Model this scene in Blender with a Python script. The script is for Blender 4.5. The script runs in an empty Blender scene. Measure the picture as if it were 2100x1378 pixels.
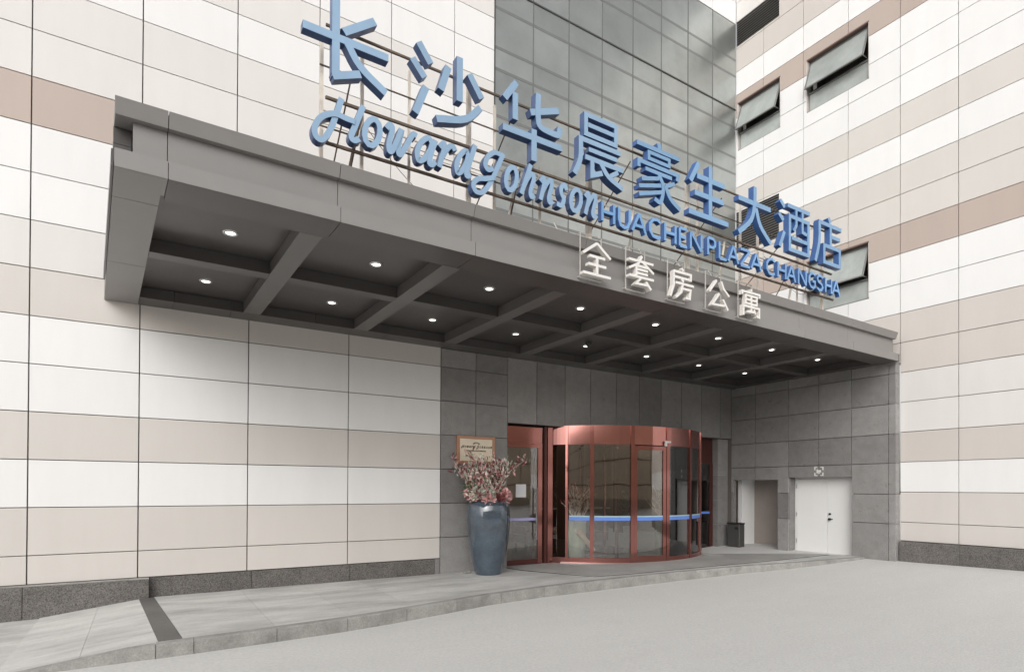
import bpy, bmesh, math, random
import numpy as np
from mathutils import Vector, Matrix, noise
R = math.radians
random.seed(7)
SC = bpy.context.scene
COL = SC.collection
ZO = 2.0          # eye level above the road datum; heights below are written relative to the eye

# ------------------------------------------------------------------ camera
YAW, PITCH, ROLL = R(57.972), R(0.410), R(0.270)
FPX, PPY = 1207.9, 992.4
Fv = np.array([math.cos(YAW)*math.cos(PITCH), math.sin(YAW)*math.cos(PITCH), math.sin(PITCH)])
_r = np.array([math.sin(YAW), -math.cos(YAW), 0.0]); _u = np.cross(_r, Fv)
Rv = math.cos(ROLL)*_r + math.sin(ROLL)*_u
Uv = -math.sin(ROLL)*_r + math.cos(ROLL)*_u
cam_d = bpy.data.cameras.new('camera'); cam = bpy.data.objects.new('camera', cam_d); COL.objects.link(cam)
cam_d.sensor_width = 36; cam_d.lens = 36*FPX/2100
cam_d.shift_y = (PPY-689)/2100
cam_d.clip_start = 0.1; cam_d.clip_end = 1000
M = Matrix.Identity(4)
for i in range(3):
    M[i][0] = Rv[i]; M[i][1] = Uv[i]; M[i][2] = -Fv[i]
M[0][3], M[1][3], M[2][3] = 0, -12.0, ZO
cam.matrix_world = M
SC.camera = cam

def on_plane(px, py, ax, v):
    """a point of the photograph carried onto a real plane (axis ax = v)"""
    d = Fv + Rv*(px-1050)/FPX + Uv*(PPY-py)/FPX
    c = np.array([0, -12.0, 0.0]); t = (v-c[ax])/d[ax]
    return c + d*t

# ------------------------------------------------------------------ light
SUN_EL, SUN_AZ = R(31), R(225)      # high soft sun behind a thin overcast, from behind the camera
w = bpy.data.worlds.new('World'); SC.world = w; w.use_nodes = True
nt = w.node_tree; nt.nodes.clear()
sky = nt.nodes.new('ShaderNodeTexSky'); sky.sky_type = 'NISHITA'; sky.sun_disc = False
sky.sun_elevation = SUN_EL; sky.sun_rotation = SUN_AZ
sky.air_density = 1.0; sky.dust_density = 4.0; sky.ozone_density = 1.0
hs = nt.nodes.new('ShaderNodeHueSaturation'); hs.inputs['Saturation'].default_value = 0.08
bg = nt.nodes.new('ShaderNodeBackground'); bg.inputs['Strength'].default_value = 0.15
ow = nt.nodes.new('ShaderNodeOutputWorld')
nt.links.new(sky.outputs[0], hs.inputs['Color']); nt.links.new(hs.outputs[0], bg.inputs['Color'])
nt.links.new(bg.outputs[0], ow.inputs['Surface'])
sd = bpy.data.lights.new('sun', 'SUN'); sd.energy = 1.12; sd.angle = R(70); sd.color = (1.0, 0.975, 0.945)
sun = bpy.data.objects.new('sun', sd); COL.objects.link(sun)
sv = Vector((math.sin(SUN_AZ)*math.cos(SUN_EL), math.cos(SUN_AZ)*math.cos(SUN_EL), math.sin(SUN_EL)))
sun.rotation_euler = sv.to_track_quat('Z', 'Y').to_euler(); sun.location = (0, -20, 30)
SC.view_settings.view_transform = 'Standard'; SC.view_settings.look = 'None'
SC.view_settings.exposure = 0.13; SC.view_settings.gamma = 1.0
SC.view_settings.use_curve_mapping = False
SC.cycles.max_bounces = 8; SC.cycles.diffuse_bounces = 5

# ------------------------------------------------------------------ materials
MATS = {}
def mat(name, col, rough=0.6, metal=0.0, noise_amt=0.08, noise_scale=3.0, grain=0.0, grain_scale=120.0,
        bump=0.0, bump_scale=40.0, wave=0.0, wave_scale=1.0, vary=0.0, spec=0.5, coat=0.0, trans=0.0,
        emit=None, estr=0.0, stain=0.0, stain_scale=1.2, stretch=(1, 1, 1), rough_var=0.0):
    if name in MATS: return MATS[name]
    m = bpy.data.materials.new(name); m.use_nodes = True
    n = m.node_tree.nodes; l = m.node_tree.links; b = n['Principled BSDF']
    b.inputs['Roughness'].default_value = rough; b.inputs['Metallic'].default_value = metal
    b.inputs['Specular IOR Level'].default_value = spec
    b.inputs['Coat Weight'].default_value = coat
    b.inputs['Transmission Weight'].default_value = trans
    geo = n.new('ShaderNodeNewGeometry')
    mp = n.new('ShaderNodeMapping'); mp.inputs['Scale'].default_value = stretch
    l.new(geo.outputs['Position'], mp.inputs['Vector'])
    pos = mp.outputs[0]
    def tex(scale, detail=4, rough_=0.6):
        t = n.new('ShaderNodeTexNoise'); t.inputs['Scale'].default_value = scale
        t.inputs['Detail'].default_value = detail; t.inputs['Roughness'].default_value = rough_
        l.new(pos, t.inputs['Vector']); return t.outputs['Fac']
    def mul(a, bb, op='MULTIPLY'):
        q = n.new('ShaderNodeMath'); q.operation = op
        for i, x in enumerate((a, bb)):
            if isinstance(x, (int, float)): q.inputs[i].default_value = x
            else: l.new(x, q.inputs[i])
        return q.outputs[0]
    val = 1.0
    def add_noise(val, f, amt):       # val * (1 + amt*(f-0.5)*2)
        return mul(val, mul(mul(mul(f, 0.5, 'SUBTRACT'), 2*amt), 1.0, 'ADD'))
    if noise_amt: val = add_noise(val, tex(noise_scale), noise_amt*1.6)
    if grain: val = add_noise(val, tex(grain_scale, 2, 0.7), grain*1.8)
    if stain:
        rp = n.new('ShaderNodeMapRange'); rp.inputs[1].default_value = 0.42; rp.inputs[2].default_value = 0.72
        rp.inputs[3].default_value = 1.0; rp.inputs[4].default_value = 1.0-stain
        l.new(tex(stain_scale, 6, 0.65), rp.inputs[0]); val = mul(val, rp.outputs[0])
    if vary:
        oi = n.new('ShaderNodeObjectInfo'); val = add_noise(val, oi.outputs['Random'], vary)
    if val != 1.0:
        mx = n.new('ShaderNodeVectorMath'); mx.operation = 'SCALE'
        mx.inputs[0].default_value = col[:3]; l.new(val, mx.inputs['Scale'])
        l.new(mx.outputs[0], b.inputs['Base Color'])
    else: b.inputs['Base Color'].default_value = (*col[:3], 1)
    if rough_var:
        l.new(mul(mul(tex(6.0), rough_var*2), rough-rough_var, 'ADD'), b.inputs['Roughness'])
    h = None
    if bump: h = mul(tex(bump_scale), bump)
    if wave:
        wv = mul(tex(wave_scale, 1, 0.4), wave); h = wv if h is None else mul(h, wv, 'ADD')
    if h is not None:
        bp = n.new('ShaderNodeBump'); bp.inputs['Distance'].default_value = 1.0; bp.inputs['Strength'].default_value = 1.0
        l.new(h, bp.inputs['Height']); l.new(bp.outputs[0], b.inputs['Normal'])
    if emit:
        b.inputs['Emission Color'].default_value = (*emit, 1); b.inputs['Emission Strength'].default_value = estr
    MATS[name] = m; return m

def clad(name, col):
    return mat(name, col, rough=0.42, noise_amt=0.012, noise_scale=0.9, wave=0.0035, wave_scale=1.3, vary=0.022,
               spec=0.4, stain=0.035, stain_scale=1.0, stretch=(2.2, 2.2, .5), rough_var=0.05)
M_W = clad('white_panel', (.75, .74, .73))
M_L = clad('pale_panel', (.665, .64, .615))
M_B = clad('beige_panel', (.59, .555, .52))
M_T = clad('taupe_panel', (.565, .52, .485))
M_N = clad('brown_panel', (.445, .365, .32))
M_BACK = mat('joint_backing', (.13, .11, .10), 0.9)
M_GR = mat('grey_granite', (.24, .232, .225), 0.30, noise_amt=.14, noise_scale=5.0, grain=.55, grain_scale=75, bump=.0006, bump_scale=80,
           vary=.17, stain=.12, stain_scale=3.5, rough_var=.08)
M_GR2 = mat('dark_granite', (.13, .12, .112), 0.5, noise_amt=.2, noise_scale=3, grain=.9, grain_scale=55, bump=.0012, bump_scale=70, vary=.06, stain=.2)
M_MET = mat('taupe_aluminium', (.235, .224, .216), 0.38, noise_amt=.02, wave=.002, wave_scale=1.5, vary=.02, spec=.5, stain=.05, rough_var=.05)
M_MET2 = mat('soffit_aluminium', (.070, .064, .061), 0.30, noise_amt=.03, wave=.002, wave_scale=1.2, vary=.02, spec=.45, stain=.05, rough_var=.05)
M_GLASS = mat('coated_facade_glass', (.41, .43, .415), 0.30, metal=.70, noise_amt=.10, noise_scale=.8, wave=.006, wave_scale=.9, vary=.12, stain=.20, stain_scale=1.1)
M_MUL = mat('mullion_sealant', (.06, .06, .058), 0.6)
M_SEAL = mat('facade_seal', (.17, .17, .165), 0.7)
M_COP = mat('copper_red_metal', (.36, .155, .135), 0.09, metal=.9, noise_amt=.05, wave=.0012, wave_scale=2.0, rough_var=.02)
M_COPH = mat('copper_header_sheet', (.46, .215, .19), 0.10, metal=.95, noise_amt=.10, noise_scale=1.1, wave=.004, wave_scale=1.1, vary=.45)  # uneven reflections put into the colour as a random tint per panel
M_COPD = mat('dark_red_frame', (.10, .035, .03), 0.35, metal=.4)
M_BR = mat('brushed_plate', (.86, .76, .60), 0.33, metal=.25, noise_amt=.05)
M_STEEL = mat('steel', (.55, .55, .54), 0.28, metal=.95, noise_amt=.05)
M_PAVE = mat('pavement_concrete', (.52, .512, .493), 0.75, noise_amt=.16, noise_scale=1.6, grain=.12, grain_scale=40, bump=.0012, bump_scale=50,
             stain=.34, stain_scale=1.3, vary=.05, stretch=(.55, 1.8, 1))
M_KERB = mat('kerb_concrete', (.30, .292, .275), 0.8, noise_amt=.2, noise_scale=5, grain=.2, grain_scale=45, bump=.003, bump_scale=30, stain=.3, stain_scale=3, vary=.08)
M_ROAD = mat('pale_road_concrete', (.56, .552, .535), 0.8, noise_amt=.04, noise_scale=.5, grain=.16, grain_scale=60, bump=.001, bump_scale=70, stain=.03, stain_scale=2.5, stretch=(.4, 1, 1))
M_STRIP = mat('dark_granite_strip', (.13, .125, .118), 0.6, noise_amt=.12, grain=.3, grain_scale=60, stain=.2)
M_BLUEF = mat('blue_letter_face', (.25, .37, .51), 0.38, noise_amt=.06, noise_scale=3, vary=.05, spec=.5, stain=.08)
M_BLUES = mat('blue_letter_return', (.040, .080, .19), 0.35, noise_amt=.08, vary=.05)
M_BLUEF2 = mat('deep_blue_letter_face', (.17, .33, .57), 0.38, noise_amt=.06, vary=.05)
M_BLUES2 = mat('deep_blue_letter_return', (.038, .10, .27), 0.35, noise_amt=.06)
M_WHF = mat('white_letter_face', (.72, .70, .67), 0.45, noise_amt=.03)
M_WHS = mat('white_letter_return', (.62, .59, .55), 0.5, noise_amt=.04)
M_FRAME = mat('rusty_sign_rail', (.16, .12, .09), 0.7, metal=.2, noise_amt=.3, noise_scale=8, stain=.4, stain_scale=6)
M_POSTW = mat('cream_painted_post', (.66, .60, .52), 0.6, noise_amt=.1, noise_scale=6, stain=.25, stain_scale=7)
M_WDOOR = mat('white_door_paint', (.76, .755, .74), 0.4, noise_amt=.015, wave=.002, wave_scale=1.5)
M_WPL = mat('white_plaster', (.76, .75, .735), 0.8, noise_amt=.04)
M_BRN = mat('brown_plaster', (.30, .26, .235), 0.8, noise_amt=.06)
M_BLACK = mat('black', (.018, .017, .016), 0.5)
M_DKG = mat('dark_grey_metal', (.085, .082, .078), 0.4, metal=.3, noise_amt=.08)
M_LIGHT = mat('lamp_glow', (1, 1, 1), 0.5, noise_amt=0, emit=(1.0, .96, .88), estr=6.0)
M_BLUEB = mat('blue_safety_band', (.12, .25, .70), 0.4, noise_amt=0)
M_LTB = mat('pale_band', (.45, .62, .66), 0.4, noise_amt=0)
M_PAPER = mat('paper', (.72, .72, .74), 0.7, noise_amt=.05)

def glass_mat(name, tint=(.86, .90, .88), refl=0.10):
    m = bpy.data.materials.new(name); m.use_nodes = True
    n = m.node_tree.nodes; l = m.node_tree.links; n.clear()
    o = n.new('ShaderNodeOutputMaterial'); mix = n.new('ShaderNodeMixShader')
    t = n.new('ShaderNodeBsdfTransparent'); t.inputs[0].default_value = (*tint, 1)
    g = n.new('ShaderNodeBsdfGlossy'); g.inputs['Roughness'].default_value = 0.015
    fr = n.new('ShaderNodeFresnel'); fr.inputs['IOR'].default_value = 1.5
    ad = n.new('ShaderNodeMath'); ad.operation = 'ADD'; ad.inputs[1].default_value = refl; ad.use_clamp = True
    tx = n.new('ShaderNodeTexNoise'); tx.inputs['Scale'].default_value = 1.6; tx.inputs['Detail'].default_value = 1
    geo = n.new('ShaderNodeNewGeometry'); l.new(geo.outputs['Position'], tx.inputs['Vector'])
    bp = n.new('ShaderNodeBump'); bp.inputs['Distance'].default_value = .0016; l.new(tx.outputs['Fac'], bp.inputs['Height'])
    l.new(bp.outputs[0], g.inputs['Normal']); l.new(bp.outputs[0], fr.inputs['Normal'])
    l.new(fr.outputs[0], ad.inputs[0]); l.new(ad.outputs[0], mix.inputs[0])
    l.new(t.outputs[0], mix.inputs[1]); l.new(g.outputs[0], mix.inputs[2]); l.new(mix.outputs[0], o.inputs[0])
    return m
M_CLEAR = glass_mat('clear_door_glass', (.90, .89, .86), .12)

# ------------------------------------------------------------------ builders
WPOS = {}
def tag(o, label=None, cat=None, group=None, kind=None):
    if label: o['label'] = label
    if cat: o['category'] = cat
    if group: o['group'] = group
    if kind: o['kind'] = kind
    return o
def thing(name, loc, label=None, cat=None, group=None, kind=None):
    o = bpy.data.objects.new(name, None); COL.objects.link(o); o.empty_display_size = .2
    p = Vector((loc[0], loc[1], loc[2]+ZO)); o.location = p; WPOS[o.name] = p
    return tag(o, label, cat, group, kind)
def place(o, parent, wp):
    COL.objects.link(o); WPOS[o.name] = Vector(wp)
    if parent is not None:
        o.parent = parent; o.location = Vector(wp) - WPOS[parent.name]
    else: o.location = Vector(wp)
    return o
CACHE = {}
def box(name, x0, x1, y0, y1, z0, z1, m, parent=None, bev=0.0, **kw):
    """axis-aligned box as one object; alike boxes share one mesh"""
    sx, sy, sz = abs(x1-x0), abs(y1-y0), abs(z1-z0)
    key = (round(sx, 4), round(sy, 4), round(sz, 4), m.name, round(bev, 4))
    me = CACHE.get(key)
    if me is None:
        bm = bmesh.new(); bmesh.ops.create_cube(bm, size=1.0)
        for v in bm.verts: v.co = Vector((v.co.x*sx, v.co.y*sy, v.co.z*sz))
        if bev: bmesh.ops.bevel(bm, geom=list(bm.edges), offset=bev, segments=1, affect='EDGES')
        me = bpy.data.meshes.new(name); bm.to_mesh(me); bm.free(); me.materials.append(m); CACHE[key] = me
    o = bpy.data.objects.new(name, me)
    place(o, parent, ((x0+x1)/2, (y0+y1)/2, (z0+z1)/2+ZO))
    return tag(o, **kw)
def mesh(name, verts, faces, m, parent=None, mi=None, smooth=False, **kw):
    """free mesh, vertices in scene coordinates (heights relative to the eye); origin at its own centre"""
    vs = np.array([tuple(v) for v in verts], float); vs[:, 2] += ZO
    c = (vs.min(0)+vs.max(0))/2
    me = bpy.data.meshes.new(name); me.from_pydata([tuple(v-c) for v in vs], [], faces)
    for q in (m if isinstance(m, (list, tuple)) else [m]): me.materials.append(q)
    if mi is not None: me.polygons.foreach_set('material_index', mi)
    if smooth: me.polygons.foreach_set('use_smooth', [True]*len(me.polygons))
    me.update()
    o = bpy.data.objects.new(name, me); place(o, parent, c)
    return tag(o, **kw)
class MB:
    """collects several shapes for one mesh"""
    def __init__(s): s.v = []; s.f = []; s.mi = []
    def add(s, vs, fs, k=0):
        b = len(s.v); s.v += [tuple(v) for v in vs]; s.f += [tuple(b+i for i in f) for f in fs]; s.mi += [k]*len(fs)
    def box(s, x0, x1, y0, y1, z0, z1, k=0):
        s.add([(x0,y0,z0),(x1,y0,z0),(x1,y1,z0),(x0,y1,z0),(x0,y0,z1),(x1,y0,z1),(x1,y1,z1),(x0,y1,z1)],
              [(0,3,2,1),(4,5,6,7),(0,1,5,4),(1,2,6,5),(2,3,7,6),(3,0,4,7)], k)
    def tube(s, pts, r, n=6, k=0, r2=None):
        pts = [Vector(p) for p in pts]; rings = []
        for i, p in enumerate(pts):
            d = (pts[min(i+1, len(pts)-1)] - pts[max(i-1, 0)]).normalized()
            a = d.orthogonal().normalized() if abs(d.z) > .9 else d.cross(Vector((0, 0, 1))).normalized()
            b = d.cross(a); rr = r if r2 is None else r+(r2-r)*i/max(1, len(pts)-1)
            rings.append([p + (a*math.cos(t)+b*math.sin(t))*rr for t in [2*math.pi*j/n for j in range(n)]])
        vs = [v for q in rings for v in q]; fs = []
        for i in range(len(rings)-1):
            for j in range(n):
                fs.append((i*n+j, i*n+(j+1) % n, (i+1)*n+(j+1) % n, (i+1)*n+j))
        fs.append(tuple(range(n-1, -1, -1))); fs.append(tuple((len(rings)-1)*n+j for j in range(n)))
        s.add(vs, fs, k)
    def lathe(s, prof, cx, cy, n=24, k=0):
        vs = []; fs = []
        for r_, z in prof:
            for j in range(n):
                t = 2*math.pi*j/n; vs.append((cx+r_*math.cos(t), cy+r_*math.sin(t), z))
        for i in range(len(prof)-1):
            for j in range(n): fs.append((i*n+j, i*n+(j+1) % n, (i+1)*n+(j+1) % n, (i+1)*n+j))
        s.add(vs, fs, k)
    def arc(s, cx, cy, r0, r1, z0, z1, a0, a1, step=3.0, k=0):
        """curved wall piece between two radii and two angles (degrees)"""
        n = max(2, int(abs(a1-a0)/step)+1); vs = []
        for i in range(n+1):
            t = R(a0+(a1-a0)*i/n); c, q = math.cos(t), math.sin(t)
            vs += [(cx+r0*c, cy+r0*q, z0), (cx+r1*c, cy+r1*q, z0), (cx+r1*c, cy+r1*q, z1), (cx+r0*c, cy+r0*q, z1)]
        fs = []
        for i in range(n):
            a, b = i*4, i*4+4
            for j in range(4): fs.append((a+j, b+j, b+(j+1) % 4, a+(j+1) % 4))
        fs += [(0, 1, 2, 3), (n*4+3, n*4+2, n*4+1, n*4)]
        s.add(vs, fs, k)
    def build(s, name, m, parent=None, smooth=False, **kw):
        return mesh(name, s.v, s.f, m, parent, mi=s.mi, smooth=smooth, **kw)
def fix_normals(o):
    bm = bmesh.new(); bm.from_mesh(o.data); bmesh.ops.recalc_face_normals(bm, faces=bm.faces); bm.to_mesh(o.data); bm.free()
    return o

# ------------------------------------------------------------------ ground
def interp(x, tab):
    if x <= tab[0][0]: return tab[0][1]
    for (a, b), (c, d) in zip(tab, tab[1:]):
        if x <= c: return b+(d-b)*(x-a)/(c-a)
    return tab[-1][1]
def z_pave(x, y):
    t = min(1, max(0, (x-5.6)/10)); return -1.915 + t*.045 - t*y*.042
def z_road(x, y):
    base = interp(x, [(-3, -2.13), (-1, -2.10), (0, -2.085), (4, -2.11), (8, -2.08), (11, -2.01), (13, -1.92), (15.5, -1.755), (16, -1.72)])
    t = min(1, max(0, (x-2)/13.5)); yy = min(0, max(-30, y+4.8))
    if y > -4.8: yy = 0
    return base - t*yy*.026*math.exp(yy/14)
xs = [-250, -120, -60, -30, -15, -8, -5] + [round(-3+.6*i, 2) for i in range(34)] + [20, 30, 60, 120, 250]
ys = [-250, -120, -60, -40, -30, -24, -20, -17, -15] + [round(-14+.8*i, 2) for i in range(20)] + [3, 12, 40, 120, 250]
vs = [(x, y, z_road(x, y)) for y in ys for x in xs]; nx = len(xs)
fs = [(j*nx+i, j*nx+i+1, (j+1)*nx+i+1, (j+1)*nx+i) for j in range(len(ys)-1) for i in range(nx-1)]
road = mesh('road', vs, fs, M_ROAD, None, smooth=True, kind='structure')

# kerb line: top front edge of the pavement, left to right
KT = [(.12, -3.66), (1.1, -3.58), (2.4, -3.44), (3.3, -3.27), (4.2, -3.05), (5.3, -2.80), (6.4, -2.72), (7.6, -2.72), (8.9, -2.80), (10.2, -2.90), (11.6, -3.10), (12.9, -3.46), (14.3, -3.82), (15.5, -4.08)]
def kerb_y(x): return interp(x, KT)
pave = thing('pavement', (8, -1.5, -1.95), kind='structure')
def slab(name, poly, zf, th, m, parent, **kw):
    n = len(poly); vs = [(x, y, zf(x, y)) for x, y in poly] + [(x, y, zf(x, y)-th) for x, y in poly]
    fs = [tuple(range(n)), tuple(range(2*n-1, n-1, -1))] + [(i, i+n, (i+1) % n+n, (i+1) % n) for i in range(n)]
    o = mesh(name, vs, fs, m, parent, **kw)
    return fix_normals(o)
KW = .16      # kerb stone width
jx = [.46, 1.55, 2.65, 3.75, 4.85, 5.95, 7.05, 8.15, 9.25, 10.35, 11.45, 12.55, 13.65, 14.7, 15.6]
for a, b in zip(jx, jx[1:]):
    g = .003
    rows = [0.12, -1.15, -2.3] if a < 12 else [0.12, -1.15, -2.3, -3.2]
    for k, y1 in enumerate(rows):
        if a < .5: break
        last = k == len(rows)-1
        ya = kerb_y(a)+KW if last else rows[k+1]
        yb = kerb_y(min(b, 15.5))+KW if last else rows[k+1]
        if ya > y1-.05: continue
        slab('paving_slab', [(a+g, ya+g), (b-g, yb+g), (b-g, y1-g), (a+g, y1-g)], z_pave, .08, M_PAVE, pave)
slab('paving_strip', [(.17, -3.47), (.43, -3.45), (.16, .0), (-.06, .0)], lambda x, y: z_pave(x, y)+.003, .08, M_STRIP, pave, label='dark granite strip at the head of the ramp')
for y1, y0 in ((.0, -1.15), (-1.153, -2.3), (-2.303, None)):
    xw = lambda y: .434 + (y+3.45)*(-.27/3.45)
    yl = y0 if y0 is not None else kerb_y(.46)+KW+.006; yr = y0 if y0 is not None else kerb_y(1.55)+KW+.003
    slab('paving_slab', [(xw(yl)+.003, yl), (1.547, yr), (1.547, y1), (xw(y1)+.003, y1)], z_pave, .08, M_PAVE, pave)
# sub-base so no gap shows between slabs
slab('paving_bed', [(0, -3.4), (5, -2.6), (11, -2.8), (15.55, -3.85), (15.55, .3), (0, .3)], lambda x, y: -2.06, .2, M_BACK, pave)
# kerb stones
kx = [.14, .55] + [round(.55+1.0*i, 2) for i in range(1, 15)] + [15.5]
kx = [k for k in kx if k < 15.3] + [15.5]
def curved_block(name, xa, xb, m, parent):
    n = 4; vs = []
    for i in range(n+1):
        x = xa+.004+(xb-xa-.008)*i/n; y = kerb_y(x); zt = z_pave(x, y)+.004
        vs += [(x, y+KW-.006, zt), (x, y+.012, zt), (x, y, zt-.014), (x, y-.01, zt-.5), (x, y+KW-.006, zt-.5)]
    fs = []
    for i in range(n):
        for j in range(5): fs.append((i*5+j, i*5+(j+1) % 5, i*5+5+(j+1) % 5, i*5+5+j))
    fs += [(4, 3, 2, 1, 0), tuple(n*5+j for j in range(5))]
    return fix_normals(mesh(name, vs, fs, m, parent))
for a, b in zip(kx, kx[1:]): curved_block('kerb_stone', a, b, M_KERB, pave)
# ramp at the left: slopes from the pavement down to the road
def z_ramp(x, y):
    t = min(1, max(0, (x+1.35)/1.33)); return -2.10+.010 + t*(.176)
for y0, y1 in ((-3.6, -1.9), (-1.9, .0)):
    def xe(y): return .166 + (y+3.47)*(-.226/3.47)
    for a, b, c, d in ((-1.38, -.62, -1.38, -.62), (-.617, xe(y0), -.617, xe(y1))):
        slab('ramp_slab', [(a, (y0+.001)), (b, (y0+.001)), (d, y1-.001), (c, y1-.001)], z_ramp, .3, M_PAVE, pave)
n = 5; vs = []
for i in range(n+1):
    x = -1.2+1.335*i/n; zt = z_ramp(x, 0)+.003; y = -3.60-.05*i/n
    vs += [(x, y+.10, zt), (x, y, zt), (x, y-.012, -2.4), (x, y+.10, -2.4)]
fs = [(i*4+j, i*4+(j+1) % 4, i*4+4+(j+1) % 4, i*4+4+j) for i in range(n) for j in range(4)]+[(3, 2, 1, 0), tuple(n*4+j for j in range(4))]
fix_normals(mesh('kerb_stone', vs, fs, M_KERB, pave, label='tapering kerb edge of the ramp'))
for (a, b) in ((-3.9, -2.65), (-2.65, -1.385)):
    for y0, y1 in ((-3.5, -1.9), (-1.9, .0)):
        slab('paving_slab', [(a+.003, y0+.003), (b-.003, y0+.003), (b-.003, y1-.003), (a+.003, y1-.003)], lambda x, y: -2.103+(x+1.4)*.012, .3, M_PAVE, pave)
# tiled platform in front of the doors, a thin step with a dark groove
PF = [(7.42, -.06), (7.50, -.55), (8.15, -2.25), (9.05, -2.42), (10.5, -2.56), (12.0, -2.74), (13.65, -2.95), (15.55, -3.12), (15.55, .9), (7.42, .9)]
M_PLAT = mat('platform_stone', (.36, .352, .337), 0.62, noise_amt=.12, noise_scale=1.5, grain=.2, grain_scale=50, stain=.2, vary=.05)
slab('platform', PF, lambda x, y: z_pave(x, y)+.012, .05, M_PLAT, pave)
PFi = [(x+.0, y) for x, y in PF]
def offs(poly, d):
    cx = sum(p[0] for p in poly)/len(poly); cy = sum(p[1] for p in poly)/len(poly)
    return [(x+(-d if x < cx-3 else 0), y-(d if y < .5 else 0)) for x, y in poly]
slab('groove', offs(PF, .045), lambda x, y: z_pave(x, y)+.006, .04, M_BLACK, pave)

# ------------------------------------------------------------------ left cladding wall (plane y=0)
JA = .7635; ZA0 = -1.105
def zrowA(k): return ZA0 + JA*k           # joint k
rowsA = {-1: M_B, 0: M_B, 1: M_W, 2: M_B, 3: M_W, 4: M_W, 5: M_B, 6: M_L, 7: M_W, 8: M_W, 9: M_N, 10: M_L, 11: M_L, 12: M_W, 13: M_L, 14: M_W,
         15: M_W, 16: M_L, 17: M_W, 18: M_W, 19: M_B, 20: M_W, 21: M_N, 22: M_W}
G = .009
wallA = thing('cladding_wall', (2, .1, -1.6), 'left facade wall of striped white, beige and brown metal panels beside the granite entrance', 'wall')
box('backing', -6.2, 6.95, .035, .3, -1.575, 15.9, M_BACK, wallA)
colU = [-1.56-1.4945*3+1.4945*i for i in range(0, 7)]        # upper joints ... 7.4
colU = [-6.04, -4.55, -3.055, -1.56, -.065, 1.43, 2.925, 4.42, 5.915, 6.962]
colL = [-6.04, -4.55, -3.055, -1.56, -.075, 1.655, 3.546, 5.618]
for k in range(-1, 22):
    z0 = -1.565 if k == -1 else zrowA(k); z1 = zrowA(k+1)
    if k < 6: cols = colL
    else: cols = colU
    zz1 = z1
    for a, b in zip(cols, cols[1:]):
        gg = G if a > -2 else G
        box('cladding_panel', a+gg, b-gg, 0, .03, z0+G*.75, zz1-G*.75, rowsA[k], wallA, bev=.003)
# plinth
pl = thing('stone_plinth', (-2, 0, -2.0), 'rough grey granite plinth along the foot of the left striped wall', 'plinth')
for a, b in ((-6.1, -4.6), (-4.595, -3.1), (-3.095, -1.6), (-1.595, -.1+.19)):
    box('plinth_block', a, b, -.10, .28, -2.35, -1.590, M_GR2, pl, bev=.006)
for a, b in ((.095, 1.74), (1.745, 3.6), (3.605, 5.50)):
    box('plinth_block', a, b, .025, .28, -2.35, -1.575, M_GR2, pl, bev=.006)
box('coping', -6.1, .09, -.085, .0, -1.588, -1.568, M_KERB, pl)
box('end_block', 5.505, 5.612, .0, .28, -2.35, -1.575, M_GR, pl, bev=.003)

# ------------------------------------------------------------------ granite entrance wall (plane y=0)
gw = thing('granite_entrance_wall', (11, .2, -1.9), 'grey granite panelled wall around the revolving door under the canopy', 'wall')
gj = [5.622, 6.51, 7.375]
zz = [-2.3, -1.105, -.338, .425, 1.192, 1.953, 2.71, 3.126]
for a, b in zip(gj, gj[1:]):
    for z0, z1 in zip(zz, zz[1:]):
        box('granite_panel', a+.007, b-.007, .0, .05, z0+.007, z1-.007, M_GR, gw, bev=.002)
gx = [7.375, 8.22, 9.09, 9.93, 10.82, 11.67, 12.52, 13.36, 14.23, 15.08, 15.60]
for a, b in zip(gx, gx[1:]):
    box('granite_panel', a+.007, b-.007, .0, .05, 1.575, 3.126, M_GR, gw, bev=.002)
# head soffit and jambs of the door recess
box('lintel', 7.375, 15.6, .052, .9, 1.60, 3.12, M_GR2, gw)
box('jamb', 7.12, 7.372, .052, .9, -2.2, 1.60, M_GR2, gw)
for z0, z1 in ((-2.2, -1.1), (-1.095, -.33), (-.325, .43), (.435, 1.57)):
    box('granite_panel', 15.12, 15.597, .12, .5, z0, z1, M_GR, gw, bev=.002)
box('backing', 5.63, 15.6, .06, .12, 3.13, 3.9, M_BACK, gw)
box('backing', 5.62, 7.12, .06, .3, -2.2, 3.12, M_BACK, gw)

# ------------------------------------------------------------------ glass curtain wall above the canopy (plane y=.1)
cw = thing('curtain_wall', (11.4, .2, 3.6), 'grey reflective glass curtain wall above the canopy, between the two striped walls', 'glass wall')
cxj = [6.97, 8.066, 9.166, 10.277, 11.387, 12.486, 13.594, 14.686, 15.79]
czj = [3.7, 4.45, 5.05, 6.1, 6.62, 7.72, 8.826, 9.94, 10.451, 11.406, 11.971, 13.032, 13.547, 14.69]
cy = .0
for a, b in zip(cxj, cxj[1:]):
    for z0, z1 in zip(czj, czj[1:]):
        box('glass_pane', a+.013, b-.013, cy+.0, cy+.03, z0+.016, z1-.016, M_GLASS, cw, bev=.003)
box('frame', 6.97, 15.79, cy+.018, cy+.3, 3.6, 14.69, M_SEAL, cw)
for z in czj[1:-1]:
    if z in (11.971, 5.05): continue
    box('transom', 6.985, 15.78, cy-.004, cy-.0005, z-.035, z+.035, mat('transom_shade_band', (.20, .205, .20), .35, metal=.3), cw)  # transom behind the glass, its soft dark shading put into this band's colour
for z in (11.971, 5.05):
    box('transom', 6.98, 15.78, cy-.02, cy-.002, z-.018, z+.018, M_MUL, cw)
for i, a in enumerate(cxj[:-1]):
    box('edge_trim', a-.014, a+.014, cy-.012, cy+.016, 3.7, 14.69, mat('mullion_trim', (.15, .155, .15), .45, metal=.2) if i else M_MUL, cw)
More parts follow.
